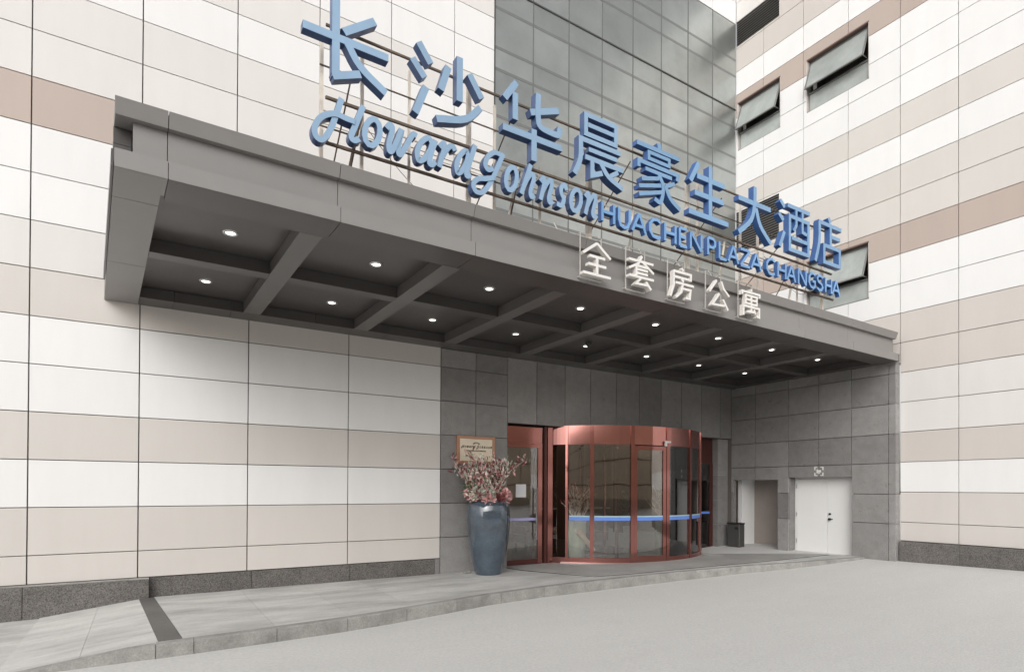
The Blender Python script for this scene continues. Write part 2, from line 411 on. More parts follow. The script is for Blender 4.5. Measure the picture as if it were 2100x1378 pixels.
# striped band above the glass
for k in range(1):
    hb = thing('cladding_band', (11.4, .1, 14.7), 'white panel band above the top edge of the glass curtain wall', 'wall')
    for a, b in zip(cxj, cxj[1:]):
        for z0, z1, m in ((14.70, 15.4, M_W), (15.4, 16.0, M_L)):
            box('cladding_panel', a+.008, b-.008, .0, .03, z0+.006, z1-.006, m, hb, bev=.003)
    box('backing', 6.97, 15.79, .036, .3, 14.7, 16.0, M_BACK, hb)

# ------------------------------------------------------------------ right wall (plane x=15.8)
XB = 15.8; SB = 15.8/11
wallB = thing('cladding_wall', (15.9, -5, -1.2), 'right facade wall of striped panels with three top-hung windows and louvres', 'wall')
ZB0 = -.543*SB; JB = .5112*SB
def zrowB(k): return ZB0 + JB*(k-1)
rowsB = {0: M_B, 1: M_B, 2: M_W, 3: M_T, 4: M_L, 5: M_L, 6: M_T, 7: M_T, 8: M_W, 9: M_W, 10: M_N, 11: M_B, 12: M_B, 13: M_W, 14: M_B, 15: M_W, 16: M_W,
         17: M_W, 18: M_N, 19: M_W, 20: M_T, 21: M_T, 22: M_L, 23: M_W, 24: M_L}
yj = [.0, -.975, -2.245, -3.5, -4.77, -6.0, -7.25, -8.5, -9.75, -11.0]
# openings (y0<y1, z0, z1)
WIN = [(-4.03, -2.34, 10.62, 12.11), (-1.53, -.06, 10.65, 12.16), (-4.03, -2.34, 4.92, 6.40)]
LOU = [(-1.49, -.01, 13.97, 14.76), (-1.49, -.01, 7.42, 8.72)]
OPEN = WIN+LOU
def cut(rects, hole):
    out = []
    hy0, hy1, hz0, hz1 = hole
    for (a, b, c, d) in rects:
        if hy1 <= a or hy0 >= b or hz1 <= c or hz0 >= d: out.append((a, b, c, d)); continue
        if a < hy0: out.append((a, hy0, c, d))
        if hy1 < b: out.append((hy1, b, c, d))
        m0, m1 = max(a, hy0), min(b, hy1)
        if c < hz0: out.append((m0, m1, c, hz0))
        if hz1 < d: out.append((m0, m1, hz1, d))
    return out
for k in range(0, 24):
    z0 = -1.235 if k == 0 else zrowB(k); z1 = zrowB(k+1)
    for b, a in zip(yj, yj[1:]):
        if a > -4.8 and z1 < 3.3: continue
        rs = [(a+G*.8, b-G*.8, (z0+G*.75), z1-G*.75)]
        if a > -4.8 and z0 < 3.14: rs = [(a+G*.8, b-G*.8, 3.14, z1-G*.75)]
        for h in OPEN: rs = cut(rs, h)
        for (p, q, r_, s_) in rs:
            if q-p > .02 and s_-r_ > .02:
                box('cladding_panel', XB, XB+.03, p, q, r_, s_, rowsB[k], wallB, bev=.003)
rs = [(-11.0, .0, -1.25, 16.0)]
for h in OPEN+[(-4.765, .01, -3, 3.14)]: rs = cut(rs, h)
for (p, q, r_, s_) in rs: box('backing', XB+.036, XB+.32, p, q, r_, s_, M_BACK, wallB)
# plinth of the right wall
pb = thing('stone_plinth', (15.7, -6, -1.7), 'dark stone plinth at the foot of the right striped wall', 'plinth')
for a, b in ((-6.05, -4.79), (-7.3, -6.055), (-8.55, -7.305), (-9.8, -8.555), (-11, -9.805)):
    box('plinth_block', XB-.10, XB+.3, a, b, -2.2, -1.245, M_GR2, pb, bev=.008)
# windows: recessed frame, top-hung sash tilted out, lower fixed light
M_SASH = mat('window_frame_grey', (.21, .21, .20), 0.45, metal=.3)
M_WGL = mat('window_glass', (.36, .38, .365), 0.30, metal=.15, noise_amt=.25, noise_scale=2.2, wave=.01, wave_scale=1.6)
M_ROOM = mat('room_dark', (.16, .155, .145), 0.9)
for wi, (a, b, c, d) in enumerate(WIN):
    wf = MB(); t = .045
    wf.box(XB+.05, XB+.19, a, b, c, c+t); wf.box(XB+.13, XB+.19, a, b, d-t, d); wf.box(XB+.13, XB+.19, a, a+t, c+t, d-t); wf.box(XB+.13, XB+.19, b-t, b, c+t, d-t)
    zm = c+(d-c)*.36
    wf.box(XB+.05, XB+.14, a+t, b-t, zm-.02, zm+.02)
    win = wf.build('window', M_SASH, wallB)
    box('pane', XB+.085, XB+.10, a+t, b-t, c+t, zm-.02, M_WGL, win)
    rv = MB()
    rv.box(XB-.004, XB+.13, a+.002, b-.002, d-.02, d+.014); rv.build('head', mat('brown_reveal', (.17, .11, .09), .6), win)
    rv = MB(); rv.box(XB+.0, XB+.13, b-.014, b-.001, c+t, d-.022); rv.box(XB+.0, XB+.13, a+.001, a+.014, c+t, d-.022); rv.build('reveal', M_T, win)
    rm = MB(); rm.box(XB+.9, XB+.95, a, b, zm, d); rm.box(XB+.16, XB+.95, a, a+.02, zm, d); rm.box(XB+.16, XB+.95, b-.02, b, zm, d)
    rm.box(XB+.16, XB+.95, a, b, d-.02, d); rm.box(XB+.16, XB+.95, a, b, zm-.03, zm-.01)
    rm.build('room', M_ROOM, win)
    # tilted sash hinged at the top
    hgt = (d-t-.02)-(zm-.03); ang = R(20); dx = math.sin(ang)*hgt; dz = math.cos(ang)*hgt
    x0, z0 = XB+.14, d-t-.02
    def sash_pt(s_, y, o): # s_ along the sash, o outward offset
        return (x0-math.sin(ang)*s_-math.cos(ang)*o, y, z0-math.cos(ang)*s_+math.sin(ang)*o)
    def sash_box(mb, s0, s1, y0, y1, o0, o1):
        v = [sash_pt(s0, y0, o0), sash_pt(s0, y1, o0), sash_pt(s1, y1, o0), sash_pt(s1, y0, o0), sash_pt(s0, y0, o1), sash_pt(s0, y1, o1), sash_pt(s1, y1, o1), sash_pt(s1, y0, o1)]
        mb.add(v, [(0, 1, 2, 3), (7, 6, 5, 4), (0, 4, 5, 1), (1, 5, 6, 2), (2, 6, 7, 3), (3, 7, 4, 0)])
    sb = MB(); f_ = .035
    sash_box(sb, 0, f_, a+.05, b-.05, 0, .03); sash_box(sb, hgt-f_, hgt, a+.05, b-.05, 0, .03)
    sash_box(sb, f_, hgt-f_, a+.05, a+.05+f_, 0, .03); sash_box(sb, f_, hgt-f_, b-.05-f_, b-.05, 0, .03)
    fix_normals(sb.build('sash', M_SASH, win))
    sg = MB(); sash_box(sg, f_, hgt-f_, a+.05+f_, b-.05-f_, .008, .018); fix_normals(sg.build('sash_glass', M_WGL, win))
    st = MB(); st.tube([(XB+.06, b-.07, zm+.05), sash_pt(hgt-.03, b-.07, -.01)], .012, 4); st.tube([(XB+.06, a+.07, zm+.05), sash_pt(hgt-.03, a+.07, -.01)], .012, 4)
    st.build('stay', M_SASH, win)
    if wi < 2: box('notice', XB+.066, XB+.078, b-.26, b-.16, zm+.06, zm+.30, M_WPL, win)
for (a, b, c, d) in LOU:
    lv = box('louvre', XB+.12, XB+.15, a, b, c, d, M_DKG, wallB)
    z = c+.03
    while z < d-.02:
        sl = MB(); sl.add([(XB+.0, a+.01, z), (XB+.0, b-.01, z), (XB+.07, b-.01, z+.05), (XB+.07, a+.01, z+.05),
                           (XB+.0, a+.01, z-.008), (XB+.0, b-.01, z-.008), (XB+.07, b-.01, z+.042), (XB+.07, a+.01, z+.042)],
                          [(0, 1, 2, 3), (7, 6, 5, 4), (0, 4, 5, 1), (1, 5, 6, 2), (2, 6, 7, 3), (3, 7, 4, 0)])
        sl.build('slat', mat('louvre_slat', (.26, .25, .235), .5, metal=.2), lv); z += .075

# ------------------------------------------------------------------ granite wall on the right under the canopy (plane x=15.6)
XG = 15.6
gb = thing('granite_side_wall', (15.7, -2.4, -1.8), 'grey granite side wall under the canopy holding the white double door', 'wall')
gy = [-.0, -.86, -1.94, -2.82, -3.70, -4.60]
gz = [-2.3, -.83, -.10, .38, .66, 1.38, 2.12, 2.86, 3.126]
gz = [-2.3, -.83, -.10, .66, 1.38, 2.12, 2.86, 3.126]
HOLES = [(-1.60, -.06, -3, .285), (-3.70, -1.94, -3, .345)]
for b, a in zip(gy, gy[1:]):
    for z0, z1 in zip(gz, gz[1:]):
        rs = [(a+.007, b-.007, z0+.007, z1-.007)]
        for h in HOLES: rs = cut(rs, h)
        for (p, q, r_, s_) in rs:
            if q-p > .02 and s_-r_ > .02: box('granite_panel', XG, XG+.05, p, q, r_, s_, M_GR, gb, bev=.002)
for z0, z1 in zip(gz, gz[1:]):
    box('corner_block', XG, XG+.195, -4.765, -4.603, z0+.003, z1-.003, M_GR, gb, bev=.006)
rs = [(-4.76, .0, -2.3, 3.126)]
for h in HOLES: rs = cut(rs, h)
HB = [(-1.62, -.04, -3, .30), (-3.72, -1.92, -3, .36)]
rs = [(-4.76, .0, -2.3, 3.126)]
for h in HB: rs = cut(rs, h)
for (p, q, r_, s_) in rs: box('backing', XG+.054, XG+.19, p, q, r_, s_, M_BACK, gb)
box('jamb', XG+.0525, XG+.46, -1.944, -1.596, -2.2, .34, M_GR, gb)     # pier between the two openings
box('jamb', XG+.20, XG+.46, -4.0, -3.70, -2.2, .34, M_GR, gb)
box('corner_backing', 15.656, 16.0, .003, .4, .9, 3.9, M_BACK, gb)
box('corner_backing', 15.601, 15.655, .003, .4, -2.2, 3.9, M_BACK, gb)
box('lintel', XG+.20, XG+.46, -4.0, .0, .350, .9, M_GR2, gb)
# corridor behind the open doorway
cor = thing('corridor', (16.6, -.9, -1.8), 'service passage with white and brown walls in the open doorway behind the waste bin', 'passage')
box('floor', XG+.05, 18.4, -2.2, .6, -2.1, -1.83, M_PLAT, cor)
box('side_wall', 15.652, 15.72, -.10, -.02, -1.83, .33, M_GR, cor)
box('side_wall', 16.0, 16.62, -.10, .05, -1.83, .5, M_WPL, cor, label='white plastered side wall')
box('back_wall', 16.62, 16.72, -2.2, .05, -1.83, .6, M_BRN, cor, label='brown back wall of the passage')
box('skirting', 16.0, 16.60, -.115, -.102, -1.83, -1.73, M_BLACK, cor)
box('skirting', 16.605, 16.618, -2.2, -.12, -1.83, -1.73, M_BLACK, cor)
box('dark_recess', 15.72, 16.02, .25, .3, -1.83, .5, M_BLACK, cor)
box('ceiling', XG+.2, 16.15, -2.2, .4, .62, .66, M_WPL, cor)  # stops short: made-up open roof beyond lets daylight reach the passage walls

# white double door
dd = thing('double_door', (15.95, -2.8, -1.75), 'plain white metal double door set back in the granite side wall', 'door')
for a, b in ((-2.895, -1.99), (-3.80, -2.905)):
    box('door_leaf', 15.90, 15.945, a, b, -1.735, .30, M_WDOOR, dd, bev=.004)
fr = MB(); fr.box(15.915, 15.99, -1.99, -1.93, -1.8, .36); fr.box(15.915, 15.99, -3.88, -3.80, -1.8, .36); fr.box(15.915, 15.99, -3.80, -1.99, .305, .36)
fr.build('door_frame', M_WDOOR, dd)
for yh in (-2.00, -3.79):
    for zh in (-1.45, -.7, .1):
        box('hinge', 15.888, 15.899, yh-.012, yh+.012, zh-.06, zh+.06, M_STEEL, dd)
hb = MB(); hb.tube([(15.90, -2.97, -.66), (15.86, -2.97, -.66)], .028, 10); hb.build('lock', M_BLACK, dd)
hb = MB(); hb.tube([(15.90, -2.965, -.80), (15.85, -2.965, -.80)], .034, 10); hb.tube([(15.855, -2.965, -.80), (15.855, -3.06, -.80)], .014, 6); hb.build('handle', M_BLACK, dd)
# small white square emblem above the door: corner brackets round a camera-like mark
em = thing('square_emblem', (15.59, -2.83, .42), 'small white bracketed square emblem above the white double door', 'sign')
e = MB(); yc, zc, s_ = -2.835, .50, .125
for sy in (-1, 1):
    for sz in (-1, 1):
        e = MB(); e.box(15.578, 15.596, min(yc+sy*s_, yc+sy*(s_-.026)), max(yc+sy*s_, yc+sy*(s_-.026)), min(zc+sz*s_, zc+sz*(s_-.09)), max(zc+sz*s_, zc+sz*(s_-.09)))
        e.box(15.580, 15.596, min(yc+sy*(s_-.027), yc+sy*(s_-.08)), max(yc+sy*(s_-.027), yc+sy*(s_-.08)), min(zc+sz*s_, zc+sz*(s_-.026)), max(zc+sz*s_, zc+sz*(s_-.026))); e.build('bracket', M_WHF, em)
e = MB(); e.box(15.576, 15.596, yc-.055, yc+.035, zc-.03, zc+.035); e.box(15.578, 15.596, yc+.037, yc+.06, zc-.055, zc+.06); e.box(15.578, 15.596, yc-.03, yc+.02, zc-.065, zc-.04)
e.build('mark', M_WHF, em)
# waste bin
bn = thing('waste_bin', (15.45, -.32, -1.85), 'dark grey square waste bin at the left side of the service doorway', 'bin')
box('body', 15.34, 15.60-.01, -.50, -.06, -1.86, -1.075, M_DKG, bn, bev=.012)
box('lid', 15.328, 15.592, -.515, -.05, -1.072, -1.02, M_BLACK, bn, bev=.01)
box('slot', 15.332, 15.341, -.46, -.34, -1.22, -1.15, M_BLACK, bn)

# ------------------------------------------------------------------ revolving door
CX, CY, RD = 11.6, 2.1, 3.3
rd = thing('revolving_door', (CX, CY, -1.87), 'large revolving door drum with copper red header band and posts', 'revolving door')
A0, A1 = 218.5, 321.5
zb0, zt1 = 1.12, 1.60
q = MB(); q.arc(CX, CY, RD-.35, RD-.03, zb0+.004, zt1-.006, A0-6, A1+6, 2.0); fix_normals(q.build('header_core', M_COPD, rd, smooth=False))
hp = [A0-5, 221, 232, 250, 268.5, 286, 302, 319, A1+5]
for a, b in zip(hp, hp[1:]):
    q = MB(); q.arc(CX, CY, RD-.028, RD+.0, zb0, zt1-.002, a+.06, b-.06, 1.5); fix_normals(q.build('header_panel', M_COPH, rd))
posts = [221, 232, 250, 268.5, 286, 302, 319]
for a in posts:
    wdt = .55 if a in (221,) else .85
    q = MB(); q.arc(CX, CY, RD-.06, RD+.025, -1.88, zt1-.004, a-wdt, a+wdt, 1.0)
    fix_normals(q.build('post', M_COP, rd))
for a, b in zip(posts, posts[1:]):
    if a == 250: continue
    q = MB(); q.arc(CX, CY, RD-.03, RD-.018, -1.76, zb0, a+.9, b-.9, 1.5)
    fix_normals(q.build('curved_pane', M_CLEAR, rd, smooth=False))
# sliding leaf in the 250..268 bay
q = MB()
q.arc(CX, CY, RD-.03, RD+.012, -1.80, zb0-.03, 251.0, 252.2, 1); q.arc(CX, CY, RD-.03, RD+.012, -1.80, zb0-.03, 265.6, 267.5, 1)
q.arc(CX, CY, RD-.03, RD+.010, zb0-.13, zb0-.03, 252.2, 265.6, 1.5); q.arc(CX, CY, RD-.03, RD+.010, -1.80, -1.70, 252.2, 265.6, 1.5)
lf = fix_normals(q.build('sliding_leaf', M_COP, rd))
q = MB(); q.arc(CX, CY, RD-.014, RD-.006, -1.70, zb0-.13, 252.2, 265.6, 1.5); fix_normals(q.build('pane', M_CLEAR, lf))
q = MB(); q.arc(CX, CY, RD-.10, RD+.014, -1.885, -1.74, A0-4, A1+3, 2.0); fix_normals(q.build('bottom_rail', M_COP, rd))
q = MB(); q.arc(CX, CY, RD-.02, RD+.10, -1.90, -1.862, A0, A1+3, 2.0); fix_normals(q.build('threshold_ring', M_STEEL, rd))
# blue safety band on the glass
q = MB()
for a, b in zip(posts, posts[1:]): q.arc(CX, CY, RD-.015, RD+.004, -.80, -.715, a+1, b-1, 1.5)
fix_normals(q.build('blue_band', M_BLUEB, rd))
q = MB()
for a, b in zip(posts, posts[1:]): q.arc(CX, CY, RD-.015, RD+.003, -.712, -.685, a+1, b-1, 1.5)
fix_normals(q.build('pale_band', M_LTB, rd))
q = MB(); q.box(0, .14, -.03, 0, 0, .05)
q = MB(); a = R(266.5); px_, py_ = CX+(RD+.03)*math.cos(a), CY+(RD+.03)*math.sin(a)
q.box(px_-.02, px_+.16, py_-.05, py_, 1.19, 1.235); q.box(px_-.02, px_+.02, py_-.05, py_, 1.10, 1.19); q.build('sensor_bracket', M_WPL, rd)
# wings and inner glass
for a in (200, 245, 335):
    ca, sa = math.cos(R(a)), math.sin(R(a))
    q = MB(); q.tube([(CX+2.9*ca, CY+2.9*sa, -1.86), (CX+2.9*ca, CY+2.9*sa, 1.4)], .045, 4)
    q.tube([(CX+.5*ca, CY+.5*sa, -1.86), (CX+.5*ca, CY+.5*sa, 1.4)], .045, 4)
    q.build('wing_frame', M_COP, rd)
q = MB(); q.lathe([(.01, zt1-.02), (RD-.35, zt1-.02)], CX, CY, 40); q.build('drum_ceiling', mat('drum_ceiling_dark', (.22, .17, .14), .5), rd)
# side door on the left of the drum
YD = .25
sdoor = thing('glass_side_door', (7.95, YD, -1.9), 'glass side door with wide copper header left of the revolving drum', 'door')
q = MB(); q.box(7.46, 8.56, YD, YD+.06, 1.11, 1.53); q.build('header_panel', M_COP, sdoor)
q = MB(); q.box(7.46, 8.56, YD-.012, YD+.05, 1.02, 1.105); q.build('top_rail', M_COP, sdoor)
q = MB(); q.box(7.46, 8.44, YD, YD+.05, -1.89, -1.76); q.build('bottom_rail', M_COPD, sdoor)
q = MB(); q.box(8.44, 8.565, YD, YD+.05, -1.89, 1.018); q.build('stile', M_COP, sdoor)
box('pane', 7.46, 8.44, YD+.02, YD+.03, -1.76, 1.02, M_CLEAR, sdoor)
q = MB(); q.box(7.46, 8.42, YD+.010, YD+.018, -.80, -.735); q.build('safety_band', mat('violet_band', (.42, .40, .68), .4, noise_amt=0), sdoor)
q = MB(); q.box(7.78, 8.08, YD+.006, YD+.014, -.22, .10); q.build('paper_notice', M_PAPER, sdoor)
q = MB(); q.tube([(8.36, YD-.06, -1.28), (8.36, YD-.06, .02)], .018, 6); q.tube([(8.36, YD, -1.2), (8.36, YD-.06, -1.2)], .012, 5); q.tube([(8.36, YD, -.06), (8.36, YD-.06, -.06)], .012, 5)
q.build('pull_handle', M_STEEL, sdoor)
q = MB(); q.box(8.62, 8.70, YD-.02, YD+.06, -1.89, 1.57); q.build('door_post', M_COPD, sdoor)
q = MB(); q.box(8.72, 8.88, YD-.03, YD+.06, -1.89, 1.57); q.build('door_post', M_COP, sdoor)
sp = thing('glass_side_screen', (9.1, .5, -1.9), 'narrow dark glazed gap between the side door post and the drum', 'window')
box('header_panel', 8.885, 9.25, YD+.3, YD+.34, 1.10, 1.59, M_COPD, sp)
box('pane', 8.885, 9.25, YD+.30, YD+.31, -1.8, 1.10, M_CLEAR, sp)
box('bottom_rail', 8.885, 9.25, YD+.28, YD+.33, -1.89, -1.78, M_COPD, sp)
# right side door
rdoor = thing('glass_side_door', (14.6, .3, -1.88), 'dark framed glass side door between the revolving drum and the granite pier', 'door')
box('header_panel', 13.9, 15.11, .32, .36, .80, 1.59, M_COPD, rdoor)
box('stile', 14.98, 15.11, .30, .36, -1.88, .80, M_COPD, rdoor); box('stile', 13.95, 14.08, .30, .36, -1.88, .80, M_COPD, rdoor)
box('pane', 14.08, 14.98, .33, .34, -1.78, .80, M_CLEAR, rdoor); box('bottom_rail', 14.08, 14.98, .31, .36, -1.88, -1.78, M_COPD, rdoor)
box('safety_band', 14.08, 14.98, .315, .325, -.76, -.69, M_BLUEB, rdoor)

# ------------------------------------------------------------------ lobby behind the glass
M_LW = mat('lobby_stone', (.36, .26, .17), 0.35, noise_amt=.1, vary=.08)
M_LF = mat('lobby_floor', (.13, .10, .075), 0.12, noise_amt=.15)
M_LC = mat('lobby_ceiling', (.55, .52, .48), .8)
M_DW = mat('dark_wood', (.09, .045, .03), .4, noise_amt=.2)
lob = thing('lobby', (12, 5, -1.9), 'beige stone hotel lobby seen through the entrance glass', 'room')
box('floor', 7.1, 17.5, .06, 11, -2.2, -1.905, M_LF, lob)
for i in range(9):
    for k in range(4):
        box('wall_tile', 7.1+1.15*i+.004, 7.1+1.15*(i+1)-.004, 9.0, 9.05, -1.9+.95*k+.004, -1.9+.95*(k+1)-.004, M_LW, lob)
box('back_wall', 7.1, 17.5, 9.052, 9.2, -1.9, 1.9, M_BACK, lob)
for i in range(8):
    for k in range(4):
        box('wall_tile', 17.4, 17.45, .9+1.05*i+.004, .9+1.05*(i+1)-.004, -1.9+.95*k+.004, -1.9+.95*(k+1)-.004, M_LW, lob)
box('side_wall', 17.452, 17.6, .5, 9.1, -1.9, 1.9, M_BACK, lob)
box('side_wall', 7.0, 7.1, .9, 9.1, -2, 1.9, M_LW, lob)
box('ceiling', 7.0, 17.6, .9, 3.0, 1.9, 2.0, M_LC, lob); box('ceiling', 7.0, 17.6, 6.4, 9.2, 1.9, 2.0, M_LC, lob)  # gap between the two pieces is invented, to let daylight into the lobby
box('column', 13.2, 13.9, 5.2, 5.9, -1.9, 1.9, M_DW, lob)
box('column', 16.0, 16.7, 5.2, 5.9, -1.9, 1.9, M_DW, lob)
cnt = thing('reception_counter', (15, 7.4, -1.9), 'dark wooden reception counter deep inside the lobby', 'counter')
box('front', 13.2, 16.8, 7.2, 7.3, -1.9, -.85, M_DW, cnt); box('top', 13.1, 16.9, 7.1, 7.7, -.845, -.79, M_BR, cnt)
rnd = random.Random(21)
for (x, y, lab) in ((10.6, 3.9, 'dark red armchair inside the lobby behind the drum'), (13.0, 3.6, 'dark red armchair deeper in the lobby on the right')):
    ch_ = thing('armchair', (x, y, -1.9), lab, 'armchair')
    box('seat', x-.4, x+.4, y-.4, y+.4, -1.75, -1.45, M_DW if x < 12 else M_COPD, ch_, bev=.03)
    box('backrest', x-.4, x+.4, y+.3, y+.45, -1.45, -.95, M_COPD, ch_, bev=.03)
    for sx_ in (-.42, .32): box('armrest', x+sx_, x+sx_+.1, y-.38, y+.3, -1.45, -1.2, M_COPD, ch_, bev=.02)
    for dx_ in (-.34, .28):
        for dy_ in (-.34, .28): box('leg', x+dx_, x+dx_+.06, y+dy_, y+dy_+.06, -1.9, -1.75, M_BLACK, ch_)
for (x, y, h, lab) in ((9.3, 5.5, 1.7, 'broad leafed green plant at the left side of the lobby'), (15.3, 4.2, 1.8, 'broad leafed green plant at the right side of the lobby')):
    pt = thing('lobby_plant', (x, y, -1.9), lab, 'plant')
    q = MB(); q.lathe([(.01, -1.9), (.2, -1.9), (.26, -1.4), (.24, -1.39), (.01, -1.45)], x, y, 16); q.build('pot', mat('white_pot', (.6, .58, .54), .3), pt, smooth=True)
    q = MB()
    for _ in range(130):
        a = rnd.uniform(0, 6.28); z = rnd.uniform(-1.3, -1.9+h); r_ = rnd.uniform(0, .35)
        p = (x+r_*math.cos(a), y+r_*math.sin(a), z); dd_ = Vector((math.cos(a), math.sin(a), rnd.uniform(-.2, .9))).normalized()
        aa = dd_.cross(Vector((0, 0, 1))).normalized()*rnd.uniform(.04, .07); P_ = Vector(p); L_ = rnd.uniform(.22, .4)
        q.add([P_, P_+dd_*L_*.5+aa, P_+dd_*L_, P_+dd_*L_*.5-aa], [(0, 1, 2, 3)])
    q.build('foliage', mat('lobby_leaf', (.06, .12, .045), .5, vary=.1), pt, kind='stuff')
# pale stone planters with dry branches inside the drum
M_PLG = mat('pale_green_glaze', (.55, .66, .56), .2, noise_amt=.2, noise_scale=4)
M_BARK = mat('pale_bark', (.70, .58, .46), .8, noise_amt=.2, noise_scale=14)
M_RED = mat('red_leaf', (.30, .07, .06), .6, vary=.2)
M_PINK = mat('pink_petal', (.62, .34, .33), .6, noise_amt=.3, noise_scale=12)
M_MAR = mat('maroon_leaf', (.19, .055, .055), .6, noise_amt=.3, noise_scale=12)
M_SAGE = mat('sage_leaf', (.40, .42, .35), .6, noise_amt=.3, noise_scale=12)
M_CRM = mat('cream_petal', (.72, .64, .56), .6, noise_amt=.2, noise_scale=12)
M_GRN = mat('green_leaf', (.07, .12, .05), .55, noise_amt=.3, noise_scale=10)
def branch(mb, p, d, ln, r, depth, rnd, k=0, tips=None):
    pts = [Vector(p)]; d = Vector(d).normalized()
    for i in range(4):
        d = (d+Vector((rnd.uniform(-.22, .22), rnd.uniform(-.22, .22), rnd.uniform(-.06, .14)))).normalized()
        pts.append(pts[-1]+d*ln/4)
    mb.tube(pts, r, 4, k, r*.45)
    if tips is not None: tips.append((pts[-1], d)); tips.append((pts[2], d))
    if depth:
        for j in range(2+(depth > 1)):
            i = rnd.randint(1, 4)
            nd = (d+Vector((rnd.uniform(-.8, .8), rnd.uniform(-.8, .8), rnd.uniform(-.1, .6)))).normalized()
            branch(mb, pts[i], nd, ln*.62, r*.6, depth-1, rnd, k, tips)
def leaf(mb, p, d, s, rnd, k, wr=.42):
    d = Vector(d).normalized(); a = d.orthogonal().normalized(); a.rotate(Matrix.Rotation(rnd.uniform(0, 6.28), 3, d)); b = d.cross(a)
    p = Vector(p); m1 = p+d*s*.5+b*s*.12
    mb.add([p, m1+a*s*wr*.5, p+d*s-b*s*.05, m1-a*s*wr*.5], [(0, 1, 2, 3)], k)
for (x, y, seed, lab) in ((9.75, .35, 3, 'pale green glass planter with red and pale branches in the left bay of the drum'),
                          (12.75, .1, 5, 'pale green glass planter with pale driftwood in the right bays of the drum')):
    rnd = random.Random(seed)
    p_ = thing('indoor_planter', (x, y, -1.88), lab, 'planter', 'planters inside the revolving door')
    q = MB(); q.lathe([(.01, -1.88), (.22, -1.88), (.25, -1.3), (.26, -.85), (.23, -.84), (.20, -.95), (.01, -.97)], x, y, 20); q.build('pot', M_PLG, p_, smooth=True)
    q = MB(); tips = []
    for j in range(8): branch(q, (x+rnd.uniform(-.1, .1), y+rnd.uniform(-.1, .1), -.95), (rnd.uniform(-.8, .8), rnd.uniform(-.4, .4), 1), .66, .026, 2, rnd, 0, tips)
    q.build('branches', M_BARK, p_)
    if seed == 3:
        q = MB()
        for (t, d) in tips:
            for _ in range(3): leaf(q, t, d+Vector((rnd.uniform(-1, 1), rnd.uniform(-1, 1), rnd.uniform(-.6, 1))), .09, rnd, 0)
        q.build('leaves', M_RED, p_, kind='stuff')
    q = MB(); q.tube([(x-.3, y-.3, -1.5), (x, y-.31, -1.25), (x+.34, y-.3, -1.0)], .09, 7, 0, .05) if seed == 5 else q.tube([(x-.2, y-.32, -1.1), (x+.05, y-.33, -1.35), (x+.35, y-.3, -1.62)], .09, 7, 0, .05)
    q.build('driftwood', M_BARK, p_)
lm = thing('table_lamp', (11.9, 3.2, -1.2), 'white shaded lamp standing inside behind the middle of the drum', 'lamp')
q = MB(); q.lathe([(.01, -1.88), (.16, -1.88), (.03, -1.8), (.025, -.75)], 11.9, 3.2, 12); q.build('stem', M_BLACK, lm)
q = MB(); q.lathe([(.16, -.74), (.13, -.5), (.10, -.36), (.01, -.34)], 11.9, 3.2, 16); q.build('lamp_shade', M_WPL, lm, smooth=True)

# ------------------------------------------------------------------ brass plaque
plq = thing('wall_plaque', (6.5, -.03, .6), 'cream and copper framed hotel name plaque on the granite pillar above the flowers', 'plaque')
box('plate', 6.07, 6.93, -.05, -.002, .62, 1.13, M_BR, plq, bev=.004)
fr = MB(); M_PFR = mat('copper_plaque_frame', (.52, .29, .19), .35, metal=.55, noise_amt=.08)
fr.box(6.0, 6.069, -.065, -.002, .55, 1.19); fr.box(6.931, 6.99, -.065, -.002, .55, 1.19); fr.box(6.069, 6.931, -.064, -.002, 1.131, 1.19); fr.box(6.069, 6.931, -.064, -.002, .55, .619)
fr.build('frame', M_PFR, plq)

